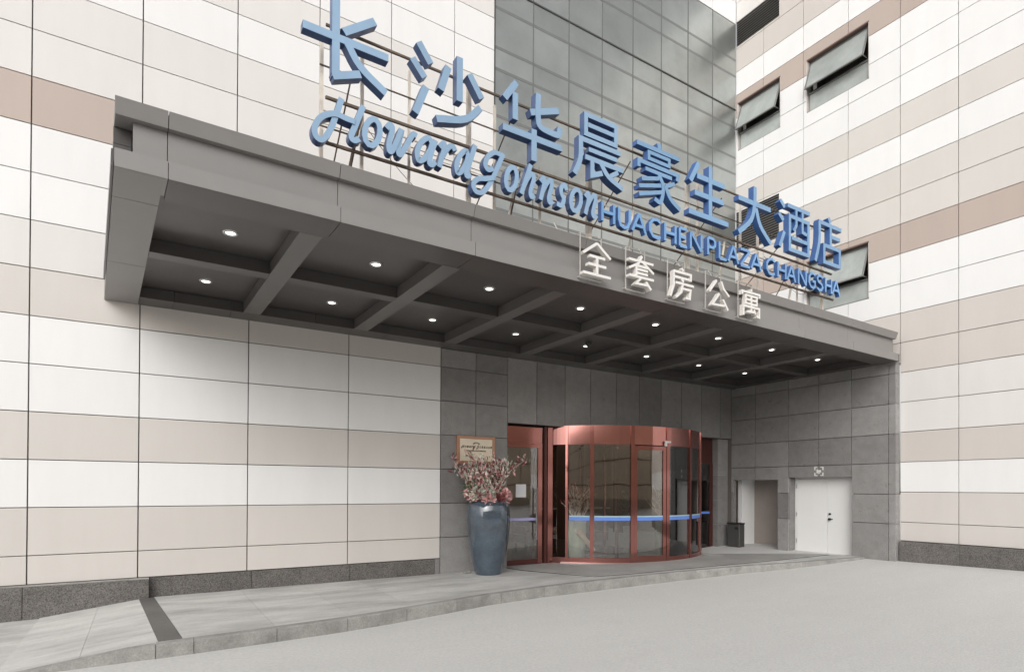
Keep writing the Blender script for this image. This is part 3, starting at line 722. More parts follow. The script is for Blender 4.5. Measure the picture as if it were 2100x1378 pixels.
# ------------------------------------------------------------------ lettering
def catmull(pts, n=5):
    if len(pts) < 3: return pts
    P = [np.array(p, float) for p in pts]; P = [2*P[0]-P[1]]+P+[2*P[-1]-P[-2]]; out = []
    for i in range(1, len(P)-2):
        for j in range(n):
            t = j/n; a, b, c, d = P[i-1], P[i], P[i+1], P[i+2]
            out.append(.5*((2*b)+(c-a)*t+(2*a-5*b+4*c-d)*t*t+(3*b-a-3*c+d)*t**3))
    out.append(P[-2]); return [tuple(p) for p in out]
def ribbon(mb, pts, wd, yf, yb, closed=False, taper=None):
    """stroke of a sign letter: pts are (x,z); front face at yf, back at yb"""
    P = [np.array(p, float) for p in pts]; n = len(P); L = []
    for i in range(n):
        if closed: a, b = P[(i-1) % n], P[(i+1) % n]; d0 = P[i]-a; d1 = b-P[i]
        else: d0 = P[i]-P[i-1] if i else P[1]-P[0]; d1 = P[i+1]-P[i] if i < n-1 else P[i]-P[i-1]
        d0 = d0/(np.linalg.norm(d0)+1e-9); d1 = d1/(np.linalg.norm(d1)+1e-9)
        t = d0+d1; t = t/(np.linalg.norm(t)+1e-9); nn = np.array([-t[1], t[0]])
        c = max(.45, float(np.dot(nn, np.array([-d0[1], d0[0]])))); w_ = wd/2/c
        if taper is not None: w_ *= 1+(taper-1)*i/(n-1)
        L.append((P[i]+nn*w_, P[i]-nn*w_))
    vs = []; e_ = 0.0; de_ = 0.0 if (closed or n < 12) else .0004
    for a, b in L: vs += [(a[0], yf-e_, a[1]), (b[0], yf-e_, b[1]), (b[0], yb+e_, b[1]), (a[0], yb+e_, a[1])]; e_ += de_
    m = n if closed else n-1
    for i in range(m):
        A, B = i*4, ((i+1) % n)*4
        mb_f = [(A, B, B+1, A+1)]; sd_ = [(A+1, B+1, B+2, A+2), (A+2, B+2, B+3, A+3), (A+3, B+3, B, A)]
        ribbon.f0 += mb_f; ribbon.f1 += sd_
    if not closed: ribbon.f1 += [(0, 1, 2, 3), (4*(n-1)+3, 4*(n-1)+2, 4*(n-1)+1, 4*(n-1))]
    mb.add(vs, ribbon.f0, 0)
    b0 = len(mb.v)-len(vs)
    for f in ribbon.f1: mb.f.append(tuple(b0+i for i in f)); mb.mi.append(1)
    ribbon.f0 = []; ribbon.f1 = []
ribbon.f0 = []; ribbon.f1 = []
def glyph(name, strokes, x0, z0, w_, h_, wd, yf, depth, mats, parent, slant=0.0, smooth=False, mb=None, **kw):
    own = mb is None
    if own: mb = MB()
    for k, s_ in enumerate(strokes):
        closed = False; tp = None; sm = smooth
        if isinstance(s_, dict): closed = s_.get('c', False); tp = s_.get('t'); sm = s_.get('s', smooth); ww = s_.get('w', 1)*wd; s_ = s_['p']
        else: ww = wd
        if sm and len(s_) > 2:
            s_ = catmull(s_+[s_[0]], 4)[:-1] if closed else catmull(s_, 4)
        pts = [(x0+(u+slant*v)*w_ if not slant else x0+u*w_+slant*v*h_, z0+v*h_) for u, v in s_]
        ribbon(mb, pts, ww, yf-.0013*k, yf+depth+.0011*k, closed, tp)
    if own: return fix_normals(mb.build(name, mats, parent, **kw))

C_ = lambda p: dict(p=p, s=True)
BIG = [
 ('长', [dict(p=[(.37, 1.14), (.37, .10)]), [(.0, .60), (1.0, .60)], dict(p=[(.335, .10), (.66, .25)], w=.95), [(.46, .70), (.83, 1.0)], C_([(.50, .58), (.66, .34), (.97, .13)])], 1.62, 1.10),
 ('沙', [[(.10, .99), (.26, .76)], [(.02, .74), (.18, .54)], [(.06, .02), (.20, .42)], [(.50, .82), (.40, .46)], [(.66, 1.02), (.66, .40)], [(.80, .84), (.98, .56)], C_([(.96, .42), (.74, .18), (.34, .04)])], 3.04, 1.12),
 ('华', [[(.22, 1.02), (.03, .72)], [(.20, .86), (.20, .46)], [(.94, .86), (.45, .66)], C_([(.58, .99), (.58, .62), (.62, .50), (.78, .47), (.93, .48), (.96, .60)]), [(.0, .29), (1.0, .29)], [(.51, .42), (.51, -.06)]], 4.50, 1.10),
 ('晨', [dict(p=[(.24, 1.0), (.84, 1.0), (.84, .69), (.24, .69)], c=True, w=.8), dict(p=[(.28, .845), (.80, .845)], w=.75), dict(p=[(.10, .58), (.94, .58)], w=.85), dict(p=[(.14, .58), (.13, .25), (.02, -.02)], w=.9, s=True),
        dict(p=[(.29, .45), (.86, .45)], w=.75), dict(p=[(.22, .31), (.99, .31)], w=.85), dict(p=[(.36, .31), (.36, .05), (.56, .14)], w=.85), dict(p=[(.88, .25), (.72, .14)], w=.75), dict(p=[(.52, .30), (.68, .12), (.98, .0)], w=.9, s=True)], 5.83, 1.08),
 ('豪', [dict(p=[(.50, 1.04), (.52, .95)], w=.9), dict(p=[(.02, .91), (.98, .91)], w=.8), dict(p=[(.28, .82), (.74, .82), (.74, .71), (.28, .71)], c=True, w=.65), dict(p=[(.06, .50), (.06, .61), (.95, .61), (.92, .50)], w=.75),
        dict(p=[(.20, .51), (.80, .51)], w=.7), dict(p=[(.50, .49), (.60, .30), (.54, .02), (.40, .04)], w=.8, s=True), dict(p=[(.50, .42), (.12, .31)], w=.7), dict(p=[(.55, .31), (.06, .17)], w=.7), dict(p=[(.57, .20), (.06, .03)], w=.7),
        dict(p=[(.86, .43), (.66, .33)], w=.7), dict(p=[(.64, .34), (.76, .14), (.99, .0)], w=.85, s=True)], 7.20, 1.10),
 ('生', [[(.24, 1.0), (.04, .62)], [(.20, .76), (.90, .76)], [(.14, .44), (.88, .44)], [(.0, .06), (1.0, .06)], [(.53, 1.02), (.53, .10)]], 8.53, 1.12),
 ('大', [[(.03, .68), (.97, .68)], C_([(.50, 1.02), (.49, .68), (.38, .32), (.03, .0)]), C_([(.53, .60), (.66, .28), (.97, .0)])], 9.93, 1.10),
 ('酒', [dict(p=[(.05, .98), (.18, .87)], w=.9), dict(p=[(.0, .70), (.14, .58)], w=.9), dict(p=[(.03, .02), (.17, .36)], w=.9), dict(p=[(.27, .94), (1.0, .94)], w=.85), dict(p=[(.34, .73), (.95, .73), (.95, .03), (.34, .03)], c=True, w=.85),
        dict(p=[(.55, .94), (.55, .58), (.46, .44)], w=.75), dict(p=[(.75, .94), (.75, .48), (.90, .46)], w=.75), dict(p=[(.40, .28), (.90, .28)], w=.8)], 11.28, 1.12),
 ('店', [dict(p=[(.50, 1.05), (.56, .94)], w=.9), dict(p=[(.12, .88), (1.0, .88)], w=.9), dict(p=[(.15, .88), (.14, .45), (.0, -.02)], w=.95, s=True), dict(p=[(.57, .84), (.57, .42)], w=.85), dict(p=[(.57, .64), (.93, .64)], w=.85),
        dict(p=[(.32, .40), (.92, .40), (.92, .03), (.32, .03)], c=True, w=.85)], 12.62, 1.05)]
YS = -4.5
sign = thing('hotel_sign', (7.5, -4.3, 3.8), 'large blue rooftop lettering in Chinese and Latin script on a steel frame over the canopy', 'sign')
M_BLUEF3 = mat('mid_blue_letter_face', (.19, .33, .51), 0.38, noise_amt=.06, vary=.05, stain=.08)
for i_, (ch, st, x0, w_) in enumerate(BIG):
    glyph('character', st, x0, 5.10, w_, 1.02, .098, YS, .12, [M_BLUEF, M_BLUES] if i_ < 4 else [M_BLUEF3, M_BLUES2], sign, label='blue character '+ch)
EL = lambda cx, cy, rx, ry, n=14: [(cx+rx*math.cos(2*math.pi*i/n), cy+ry*math.sin(2*math.pi*i/n)) for i in range(n)]
SCR = {
 'H': [C_([(.46, 1.34), (.40, .7), (.33, .1), (.20, -.33), (.05, -.30), (-.02, .0), (.06, .38), (.24, .62), (.42, .70), (.62, .66), (.84, .64)]), C_([(.98, 1.34), (.88, .6), (.82, .12), (.90, -.02), (1.02, .10)])],
 'o': [dict(p=EL(.48, .5, .40, .50), c=True)],
 'w': [C_([(-.02, .82), (.08, 1.0), (.18, .86), (.15, .30), (.20, .02), (.30, .08), (.42, .6), (.48, .96)]), C_([(.50, .98), (.48, .4), (.52, .04), (.62, .06), (.78, .55), (.90, .92), (1.04, .90)])],
 'a': [dict(p=[(.72, .84), (.50, 1.0), (.22, .76), (.10, .36), (.22, .03), (.46, .14), (.66, .5)], c=True, s=True), C_([(.86, 1.0), (.74, .45), (.72, .08), (.84, .0), (1.0, .16)])],
 'r': [C_([(.02, .80), (.22, 1.0), (.30, .80), (.22, .4), (.18, .0)]), C_([(.26, .45), (.48, .86), (.72, 1.0), (.90, .84)])],
 'd': [dict(p=[(.66, .84), (.46, 1.0), (.20, .76), (.08, .36), (.20, .03), (.42, .14), (.60, .5)], c=True, s=True), C_([(.96, 1.36), (.80, .6), (.70, .10), (.80, .0), (.94, .12)])],
 'J': [C_([(.88, 1.34), (.62, 1.34), (.40, 1.08), (.34, .72), (.48, .54), (.66, .66)]), C_([(.98, 1.42), (.84, .8), (.66, .1), (.42, -.42), (.14, -.50), (.0, -.24), (.14, .02), (.46, .14), (.78, .30)])],
 'h': [C_([(.42, 1.38), (.28, .7), (.14, .0)]), C_([(.18, .3), (.40, .84), (.60, .98), (.68, .76), (.60, .22), (.68, .0), (.84, .10)])],
 'n': [C_([(.0, .80), (.16, 1.0), (.24, .78), (.16, .0)]), C_([(.20, .38), (.44, .88), (.64, .98), (.70, .72), (.62, .20), (.72, .0), (.88, .12)])],
 's': [C_([(.86, .80), (.60, 1.0), (.34, .82), (.44, .56), (.70, .34), (.56, .04), (.12, .06)])]}
scr_pos = [('H', 1.78, .54), ('o', 2.36, .25), ('w', 2.66, .40), ('a', 3.09, .31), ('r', 3.42, .27), ('d', 3.70, .27), ('J', 4.02, .42), ('o', 4.52, .23), ('h', 4.79, .33), ('n', 5.14, .31), ('s', 5.47, .21), ('o', 5.74, .25), ('n', 6.03, .31)]
for ch, x0, w_ in scr_pos:
    glyph('script_letter', SCR[ch], x0, 4.475, w_, .36, .073, YS, .11, [M_BLUEF, M_BLUES], sign, slant=.16, label='blue script letter '+ch)
CAP = {
 'H': [[(.06, 0), (.06, 1)], [(.94, 0), (.94, 1)], [(.06, .5), (.94, .5)]],
 'U': [dict(p=[(.06, 1), (.06, .35), (.2, .08), (.5, .0), (.8, .08), (.94, .35), (.94, 1)])],
 'A': [[(.0, 0), (.5, 1)], [(1, 0), (.5, 1)], [(.2, .33), (.8, .33)]],
 'C': [dict(p=[(1, .88), (.72, 1), (.35, .95), (.08, .68), (.08, .32), (.35, .05), (.72, 0), (1, .12)])],
 'E': [[(.08, 0), (.08, 1)], [(.08, 1), (1, 1)], [(.08, .52), (.88, .52)], [(.08, 0), (1, 0)]],
 'N': [[(.06, 0), (.06, 1)], [(.06, 1), (.94, 0)], [(.94, 0), (.94, 1)]],
 'P': [[(.08, 0), (.08, 1)], dict(p=[(.08, 1), (.7, 1), (.94, .86), (.94, .62), (.7, .48), (.08, .48)])],
 'L': [[(.08, 1), (.08, 0)], [(.08, 0), (1, 0)]],
 'Z': [[(.04, 1), (.96, 1)], [(.96, 1), (.04, 0)], [(.04, 0), (.96, 0)]],
 'G': [dict(p=[(.98, .88), (.72, 1), (.35, .95), (.08, .68), (.08, .32), (.35, .05), (.72, 0), (.96, .15), (.96, .46), (.58, .46)])],
 'S': [dict(p=[(.94, .88), (.65, 1), (.25, .97), (.08, .77), (.22, .58), (.78, .44), (.94, .24), (.75, .04), (.35, 0), (.05, .12)])]}
cap_txt = 'HUACHENPLAZACHANGSHA'
cap_x = [(6.43, 6.72), (6.80, 7.07), (7.12, 7.44), (7.52, 7.80), (7.90, 8.20), (8.28, 8.48), (8.57, 8.90), (9.05, 9.28), (9.38, 9.60), (9.66, 9.96), (10.02, 10.33), (10.37, 10.69), (10.86, 11.14), (11.24, 11.54), (11.58, 11.87), (11.97, 12.28), (12.36, 12.62), (12.68, 12.92), (13.01, 13.27), (13.30, 13.60)]
for ch, (a, b) in zip(cap_txt, cap_x):
    glyph('capital_letter', CAP[ch], a, 4.46, b-a, .325, .052, YS, .09, [M_BLUEF2, M_BLUES2], sign, label='blue capital letter '+ch)
# steel frame
def rail(x0, x1, y, z, t=.022, m=M_FRAME, name='rail'):
    box(name, x0, x1, y-t, y+t, z-t, z+t, m, sign)
rail(1.95, 13.55, -4.30, 5.97, .014); rail(1.95, 13.6, -4.30, 5.03, .017); rail(1.85, 13.6, -4.34, 4.42, .017); rail(1.9, 13.4, -4.24, 4.68, .008); rail(1.9, 13.5, -4.20, 5.50, .008)
rail(1.95, 13.6, -4.18, 4.93, .008, M_POSTW)
def post(x, z0, z1, m, t=.022, y=-4.17):
    box('post', x-t, x+t, y-t, y+t, z0, z1, m, sign)
for x, z1, m, t in ((1.93, 6.0, M_POSTW, .022), (2.47, 6.0, M_POSTW, .020), (4.10, 6.0, M_POSTW, .03), (6.42, 5.3, M_POSTW, .04), (8.86, 6.0, M_POSTW, .035), (11.02, 5.4, M_POSTW, .02), (13.42, 5.4, M_POSTW, .03), (9.15, 6.0, M_POSTW, .02), (10.45, 6.0, M_POSTW, .02), (3.15, 5.9, M_POSTW, .016), (4.55, 5.9, M_POSTW, .018), (5.4, 5.2, M_POSTW, .016), (12.45, 6.0, M_POSTW, .016)):
    post(x, 3.78, z1, m, t)
def strut(p, q_, r_, m, name='strut'):
    s_ = MB(); s_.tube([p, q_], r_, 5); s_.build(name, m, sign)
strut((2.22, -4.15, 3.78), (2.45, -4.2, 5.05), .024, M_FRAME); strut((4.72, -4.15, 3.78), (4.97, -4.2, 5.05), .018, M_POSTW); strut((4.82, -4.0, 3.78), (5.0, -4.2, 5.0), .014, M_FRAME)
strut((7.30, -4.15, 3.78), (7.42, -4.2, 5.0), .02, M_POSTW); strut((9.72, -4.15, 3.78), (9.92, -4.2, 5.0), .024, M_POSTW); strut((12.05, -4.15, 3.78), (12.32, -4.2, 5.0), .024, M_POSTW); strut((12.0, -3.6, 3.78), (12.3, -4.1, 5.0), .012, M_FRAME)
strut((6.42, -4.15, 4.85), (6.2, -4.2, 5.05), .03, M_POSTW); strut((6.42, -4.15, 4.85), (6.66, -4.2, 5.05), .03, M_POSTW)
for x in (2.4, 4.9, 7.4, 9.9, 12.4):
    strut((x, -4.15, 5.9), (x+.1, -1.2, 3.79), .012, M_FRAME, 'back_stay')
def cable(p, q_, sag, m=M_FRAME, r_=.006):
    s_ = MB(); P, Q = Vector(p), Vector(q_)
    s_.tube([P.lerp(Q, t)+Vector((0, 0, -4*sag*t*(1-t))) for t in [i/8 for i in range(9)]], r_, 4); s_.build('cable', m, sign)
cable((2.5, -4.1, 5.0), (3.6, -3.6, 4.5), .05); cable((5.1, -4.22, 5.0), (6.6, -4.22, 4.98), .09); cable((5.6, -4.2, 4.95), (6.3, -4.2, 4.9), .06); cable((10.0, -4.2, 5.02), (11.6, -4.2, 4.9), .10); cable((11.2, -4.2, 4.98), (12.6, -4.15, 4.9), .12); cable((11.9, -4.2, 4.6), (12.9, -4.1, 4.5), .10); cable((2.0, -4.1, 4.9), (6.9, -4.12, 4.86), .03)
M_ORG = mat('dim_orange_module', (.70, .42, .16), .6, noise_amt=.1)
# floodlight-like fixtures behind the right end of the sign
for x in (11.45, 12.75):
    box('junction_box', x, x+.16, -4.12, -4.02, 4.92, 5.02, M_DKG, sign)

WH = [
 ('全', [[(.50, 1.0), (.02, .62)], [(.50, 1.0), (.98, .62)], [(.24, .58), (.78, .58)], [(.20, .33), (.82, .33)], [(.02, .04), (.98, .04)], [(.50, .58), (.50, .04)]], 5.50, .56),
 ('套', [[(.03, .84), (.97, .84)], [(.52, 1.02), (.38, .76), (.03, .56)], [(.56, .82), (.98, .55)], [(.30, .68), (.78, .68)], [(.30, .70), (.30, .34)], [(.30, .57), (.74, .57)], [(.30, .45), (.74, .45)], [(.03, .33), (.97, .33)], [(.46, .30), (.28, .10), (.74, .12)], [(.66, .22), (.86, .0)]], 6.43, .56),
 ('房', [[(.48, 1.02), (.55, .94)], [(.14, .87), (.88, .87), (.88, .69), (.14, .69)], [(.14, .87), (.14, .40), (.0, .0)], [(.48, .64), (.56, .57)], [(.22, .50), (1.0, .50)], [(.52, .50), (.46, .22), (.22, .0)], [(.50, .34), (.86, .34), (.82, .05), (.66, .05)]], 7.38, .56),
 ('公', [[(.38, .97), (.03, .52)], [(.60, .97), (.72, .72), (.98, .50)], [(.50, .52), (.18, .10), (.76, .13)], [(.68, .34), (.92, .0)]], 8.34, .56),
 ('寓', [[(.50, 1.03), (.52, .94)], [(.05, .76), (.05, .88), (.95, .88), (.95, .76)], dict(p=[(.22, .76), (.80, .76), (.80, .46), (.22, .46)], c=True), [(.25, .61), (.77, .61)], [(.51, .74), (.51, .16)], [(.10, .0), (.10, .35), (.92, .35), (.92, .03), (.78, .05)], [(.30, .16), (.66, .18)], [(.64, .27), (.72, .12)]], 9.25, .56)]
wl = {'全': 'first white character 全, a peaked roof over three bars, on the canopy edge', '套': 'second white character 套 with stacked bars, on the canopy edge', '房': 'third white character 房, door radical with 方 below, on the canopy edge',
      '公': 'fourth white character 公, two open strokes over a hook, on the canopy edge', '寓': 'fifth white character 寓, nearest the right wall on the canopy edge'}
YW = -5.30
def fy(x): return -5.07+.0135*x           # canopy front line
for ch, st, x0, w_ in WH:
    yv = fy(x0)-.16
    t_ = thing('white_character', (x0+w_/2, yv+.08, 3.15), wl[ch], 'sign character', 'white characters along the canopy edge')
    glyph('character', st, x0, 3.20, w_, .50, .040, yv, .07, [M_WHF, M_WHS], t_)
    f_ = MB(); yb_ = yv+.10; r_ = .010
    X0, X1 = x0+.03, x0+w_-.12; Z0, Z1 = 3.17, 3.84
    for z in (Z0, Z1): f_.tube([(X0, yb_, z), (X1, yb_, z)], r_, 4)
    for x in (X0, X1): f_.tube([(x, yb_, Z0), (x, yb_, Z1)], r_, 4)
    f_.tube([(X0, yb_, 3.52), (X1, yb_, 3.52)], r_, 4)
    for x in (X0, X1): f_.tube([(x, yb_, Z1), (x, yb_+.5, Z1)], r_, 4); f_.tube([(x, yb_, Z0+.02), (x, yb_+.09, Z0+.02)], r_, 4)
    f_.tube([(X0+.05, yb_+.45, Z1), (X0+.02, yb_+.7, Z1+.42)], r_, 4)
    f_.build('mounting_frame', mat('mounting_frame_grey', (.42, .40, .37), .6), t_)
# plaque lettering (flat relief): small arc device, the hotel name, a rule and five smaller characters
q = MB(); yq = -.058
for a0 in range(20, 161, 20):
    ca, sa = math.cos(R(a0)), math.sin(R(a0)); ribbon(q, [(6.5+.06*ca, 1.0+.03*sa), (6.5+.10*ca, 1.0+.06*sa)], .012, yq-.0005*(a0/20), -.049)
x = 6.115
for ch in 'HowardJohnson':
    w_ = .052 if ch not in 'HJ' else .07
    glyph('t', SCR[ch], x, .925, w_*.8, .045, .0065, yq, .006, None, None, slant=.2, mb=q); x += w_+.006+(.02 if ch == 'd' else 0)
fix_normals(q.build('lettering', [mat('plaque_ink', (.16, .13, .10), .6), MATS['plaque_ink']], plq))
q = MB(); x = 6.24
for ch in 'HUACHENPLAZACHANGSHA':
    glyph('t', CAP[ch], x, .845, .018, .028, .0045, yq, .006, None, None, mb=q); x += .026
fix_normals(q.build('small_lettering', [MATS['plaque_ink'], MATS['plaque_ink']], plq))

# ------------------------------------------------------------------ canopy
can = thing('entrance_canopy', (7.6, -2.5, 3.1), 'deep taupe metal entrance canopy with coffered soffit over the doors', 'canopy')
ZS, ZC = 3.128, 3.315     # soffit level, coffer ceiling level
X0c, X1c = -.27, 15.52
def sy(x, y):             # the canopy front runs very slightly out of parallel with the wall
    return y*(5.07-.0135*x)/5.05
def sx(x, y):             # its left end leans slightly outward towards the wall
    return x-.28*math.exp(-max(x, -.3)/2.2)*max(0, 1+y/5.05)
def cbox(name, x0, x1, y0, y1, z0, z1, m, parent=can, **kw):
    vs = []
    for z in (z0, z1):
        for x, y in ((x0, y0), (x1, y0), (x1, y1), (x0, y1)): vs.append((sx(x, y), sy(x, y), z))
    return mesh(name, vs, [(0, 3, 2, 1), (4, 5, 6, 7), (0, 1, 5, 4), (1, 2, 6, 5), (2, 3, 7, 6), (3, 0, 4, 7)], m, parent, **kw)
FJ = [X0c, .19, 1.95, 3.77, 5.72, 7.66, 9.6, 11.54, 13.45, X1c]
g = .004
for i, (a, b) in enumerate(zip(FJ, FJ[1:])):
    cp_ = cbox('cap_panel', a+g, b-g, -5.05, -4.62, 3.675, 3.825, M_MET)
    for v_ in cp_.data.vertices:
        if v_.co.z < 0 and v_.co.y < 0: v_.co.y += .055
    if i > 0: cbox('web_panel', (a if i > 1 else a)+g, b-g, -4.92, -4.87, 3.316, 3.673, M_MET)
    else: cbox('web_panel', -.11, b-g, -4.92, -4.87, 3.316, 3.673, M_MET)
    cbox('ledge_panel', a+g, b-g, -5.05, -4.62, 3.130, 3.312, M_MET)
cbox('seam_backing', X0c+.01, X1c-.01, -4.98, -4.63, 3.690, 3.81, M_BACK)
cbox('seam_backing', X0c+.01, X1c-.01, -5.04, -4.63, 3.145, 3.30, M_BACK)
cbox('notch_panel', X0c, -.115, -4.74, -4.66, 3.316, 3.50, M_MET2); cbox('notch_panel', X0c, -.115, -4.74, -4.66, 3.505, 3.673, M_MET2)
cbox('roof_deck', X0c+.02, XG-.004, -4.6, -.002, 3.68, 3.76, M_MET2)
cbox('soffit_backing', X0c+.04, XG-.004, -4.55, -.002, 3.36, 3.40, M_MET2)
# left end panels (slender strip seen edge-on, stops short of the wall)
cbox('end_panel', X0c-.024, X0c-.004, -5.04, -1.15, 3.14, 3.30, M_MET2)
cbox('end_panel', X0c+.004, X0c+.03, -4.55, -.002, 3.318, 3.672, M_MET2)
# soffit border strips
SX0, SX1 = .155, 15.33
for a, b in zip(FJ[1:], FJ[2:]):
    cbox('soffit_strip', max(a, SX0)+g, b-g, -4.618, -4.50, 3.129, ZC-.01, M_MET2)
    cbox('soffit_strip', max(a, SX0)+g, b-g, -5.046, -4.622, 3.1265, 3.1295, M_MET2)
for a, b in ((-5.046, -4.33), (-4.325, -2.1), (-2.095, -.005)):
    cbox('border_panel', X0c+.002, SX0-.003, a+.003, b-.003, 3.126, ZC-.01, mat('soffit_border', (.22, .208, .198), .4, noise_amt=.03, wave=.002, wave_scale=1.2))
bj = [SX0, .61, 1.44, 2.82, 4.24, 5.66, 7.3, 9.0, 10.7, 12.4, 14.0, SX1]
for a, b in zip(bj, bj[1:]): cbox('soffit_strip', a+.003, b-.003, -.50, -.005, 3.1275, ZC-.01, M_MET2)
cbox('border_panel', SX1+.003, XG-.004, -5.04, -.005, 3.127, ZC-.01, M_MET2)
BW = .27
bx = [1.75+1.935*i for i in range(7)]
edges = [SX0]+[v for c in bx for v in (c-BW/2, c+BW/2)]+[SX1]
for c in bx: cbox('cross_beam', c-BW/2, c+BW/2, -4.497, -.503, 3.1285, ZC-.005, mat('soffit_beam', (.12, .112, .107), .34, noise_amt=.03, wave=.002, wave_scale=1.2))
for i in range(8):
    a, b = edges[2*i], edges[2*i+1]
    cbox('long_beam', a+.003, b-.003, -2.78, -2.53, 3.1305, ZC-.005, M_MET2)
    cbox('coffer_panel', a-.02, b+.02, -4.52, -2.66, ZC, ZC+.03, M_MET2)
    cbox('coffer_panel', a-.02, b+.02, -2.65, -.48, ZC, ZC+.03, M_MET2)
# downlights
ords = ['first', 'second', 'third', 'fourth', 'fifth', 'sixth', 'seventh', 'eighth']
proto = None
for row, yl in (('front', -3.54), ('back', -1.34)):
    for i in range(8):
        xl = sx((.99 if row == 'front' else .96)+1.935*i, yl); yy = sy(xl, yl)
        lab = 'lit round downlight in the %s row of canopy coffers, %s from the left' % (row, ords[i])
        if proto is None:
            proto = thing('downlight', (xl, yy, ZC), lab, 'downlight', 'downlights in the canopy soffit')
            q = MB(); q.lathe([(.062, ZC-.004), (.068, ZC-.016), (.095, ZC-.016), (.100, ZC-.002)], xl, yy, 20); q.build('trim_ring', M_STEEL, proto, smooth=True)
            q = MB(); q.lathe([(.001, ZC-.012), (.048, ZC-.012), (.064, ZC-.003)], xl, yy, 16); q.build('lamp', M_LIGHT, proto)
        else:
            c = proto.copy(); COL.objects.link(c); c.location = (xl, yy, ZC+ZO); c['label'] = lab
            for ch in list(proto.children):
                d = ch.copy(); COL.objects.link(d); d.parent = c
dc = thing('dome_camera', (8.55, sy(8.55, -1.62), ZC), 'small dark dome camera beside the back-row downlight over the drum', 'camera')
q = MB(); yy = sy(8.55, -1.62); q.lathe([(.075, ZC-.001), (.075, ZC-.03), (.055, ZC-.045), (.05, ZC-.075), (.03, ZC-.10), (.001, ZC-.108)], 8.55, yy, 16); q.build('dome', M_BLACK, dc, smooth=True)

# ------------------------------------------------------------------ tall vase and flower arrangement
VX, VY = 6.54, -.56
vz = z_pave(VX, VY)
M_GLZ = mat('blue_grey_glaze', (.058, .080, .105), 0.10, noise_amt=.35, noise_scale=3.0, grain=.15, grain_scale=30, coat=1.0, stain=.35, stain_scale=2.5, bump=.0012, bump_scale=14)
vase = thing('floor_vase', (VX, VY, vz), 'tall glossy blue-grey ceramic floor vase against the granite pillar', 'vase')
q = MB(); H_ = 1.62
prof = [(.0, 0), (.29, 0), (.305, .03), (.33, .14), (.385, .38), (.435, .66), (.468, .95), (.482, 1.2), (.480, 1.40), (.462, 1.52), (.43, 1.585), (.395, 1.61), (.37, 1.62), (.35, 1.61), (.34, 1.57), (.33, 1.45), (.0, 1.42)]
q.lathe([(r_, vz+z) for r_, z in prof], VX, VY, 40); q.build('body', M_GLZ, vase, smooth=True)
q = MB(); q.lathe([(.0, vz+1.44), (.33, vz+1.45)], VX, VY, 24); q.build('soil', M_BLACK, vase)
rnd = random.Random(11)
fl = thing('flower_arrangement', (VX, VY, vz+1.45), 'large arrangement of pink, cream and maroon flowers with branches in the floor vase', 'flowers')
zt = vz+1.50; br = MB(); tips = []
for j in range(15):
    a = rnd.uniform(0, 6.28); t = rnd.uniform(.05, .5)
    branch(br, (VX+.2*math.cos(a)-.05, VY+.15*math.sin(a), zt), (math.cos(a)*t*.62-.13, math.sin(a)*t*.5, 1), rnd.uniform(.5, .78), .011, 1, rnd, 0, tips)
br.tube([(VX+.02, VY-.12, zt), (VX-.02, VY-.18, zt+.4), (VX-.10, VY-.2, zt+.70)], .026, 6, 0, .015)
br.build('branches', M_BARK, fl)
q = MB(); cols = [M_PINK, M_MAR, M_SAGE, M_CRM, M_GRN]
for (t, d) in tips:
    for _ in range(26):
        k = rnd.choices([0, 1, 2, 3, 4], [5, 4, 3, 3, 1])[0]
        p = t+Vector((rnd.gauss(0, .055), rnd.gauss(0, .05), rnd.gauss(0, .06)))
        leaf(q, p, Vector((rnd.uniform(-.6, .6), rnd.uniform(-.6, .6), rnd.uniform(0, 1.4))), rnd.uniform(.06, .14), rnd, k, rnd.uniform(.2, .5))
q.build('sprays', cols, fl, kind='stuff')
q = MB()
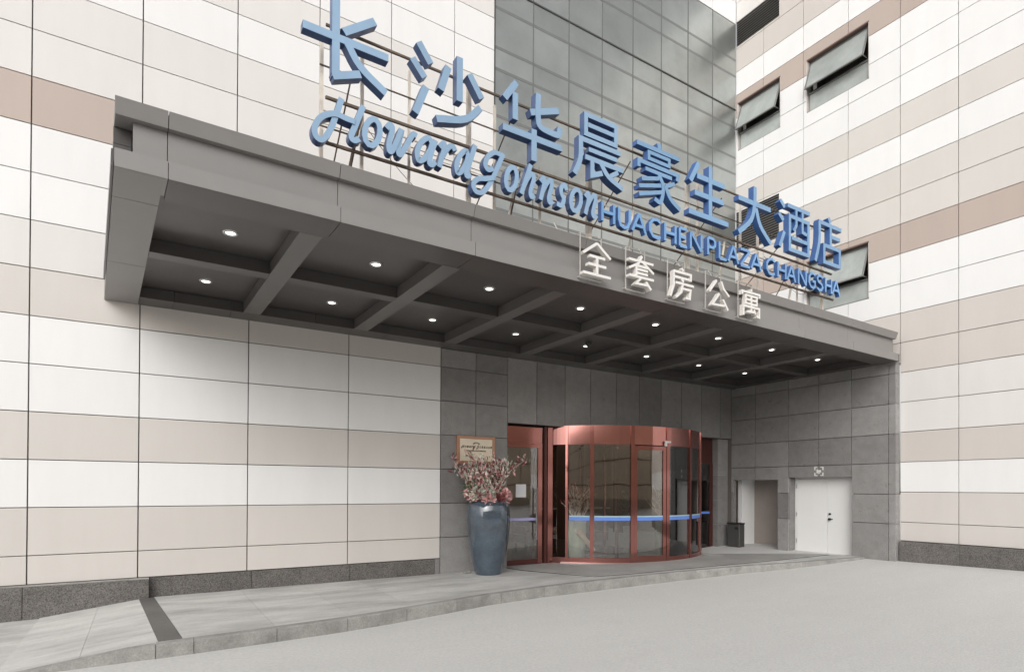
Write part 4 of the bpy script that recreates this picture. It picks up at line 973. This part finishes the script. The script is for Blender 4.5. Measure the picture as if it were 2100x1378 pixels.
def bloom(c, r_, k, n=60):
    for _ in range(n):
        d = Vector((rnd.gauss(0, 1), rnd.gauss(0, 1), rnd.gauss(0, .9))).normalized()
        leaf(q, Vector(c)+d*r_*rnd.uniform(.35, .8), d+Vector((rnd.uniform(-.5, .5), rnd.uniform(-.5, .5), .4)), r_*.85, rnd, k if rnd.random() < .9 else rnd.choice((0, 1, 2, 3)), .75)
for _ in range(34):
    a = rnd.uniform(0, 6.28); rr = rnd.uniform(.05, .46)
    x = VX-.03+rr*math.cos(a)*1.05; k = (0 if rnd.random() < .7 else 1) if x > VX+.02 else (3 if rnd.random() < .35 else (2 if rnd.random() < .7 else 0))
    bloom((x, VY+rr*.7*math.sin(a)-.03, zt+.16+rnd.uniform(0, .22)*(1-rr)), rnd.uniform(.085, .13), k)
q.build('blooms', cols, fl, kind='stuff')
q = MB()
for _ in range(60):
    p = Vector((VX-.42+rnd.gauss(0, .09), VY-.05+rnd.gauss(0, .08), zt+.40+rnd.gauss(0, .09)))
    leaf(q, p, Vector((-1, rnd.uniform(-.6, .6), rnd.uniform(-.2, .7))), rnd.uniform(.08, .16), rnd, 0, .22)
q.build('foliage', M_GRN, fl, kind='stuff')
# small object by the vase foot
db = thing('door_block', (6.02, -.2, -1.91), 'small pale block lying on the pavement left of the vase foot', 'block')
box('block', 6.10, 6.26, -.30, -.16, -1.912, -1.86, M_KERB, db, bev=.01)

# ------------------------------------------------------------------ building across the street (seen mirrored in the door glass)
ob = thing('facing_building', (38, -34, -1.7), 'stone clad building across the forecourt, mirrored in the door glass', 'building')
M_OB = mat('facing_stone', (.78, .64, .49), .7, noise_amt=.08, noise_scale=.4, vary=.05)
box('wall', -50, 80, -36, -33.98, -3, 6.6, M_BACK, ob)
for i in range(26):
    for k in range(4):
        box('stone_panel', -50+5*i+.05, -50+5*(i+1)-.05, -33.98, -33.9, -1.8+2.1*k+.05, -1.8+2.1*(k+1)-.05, M_OB, ob)
M_OB2 = mat('facing_stone_dark', (.40, .34, .28), .7)
box('base_course', -50, 80, -33.9, -33.8, -3, -.9, M_OB2, ob)
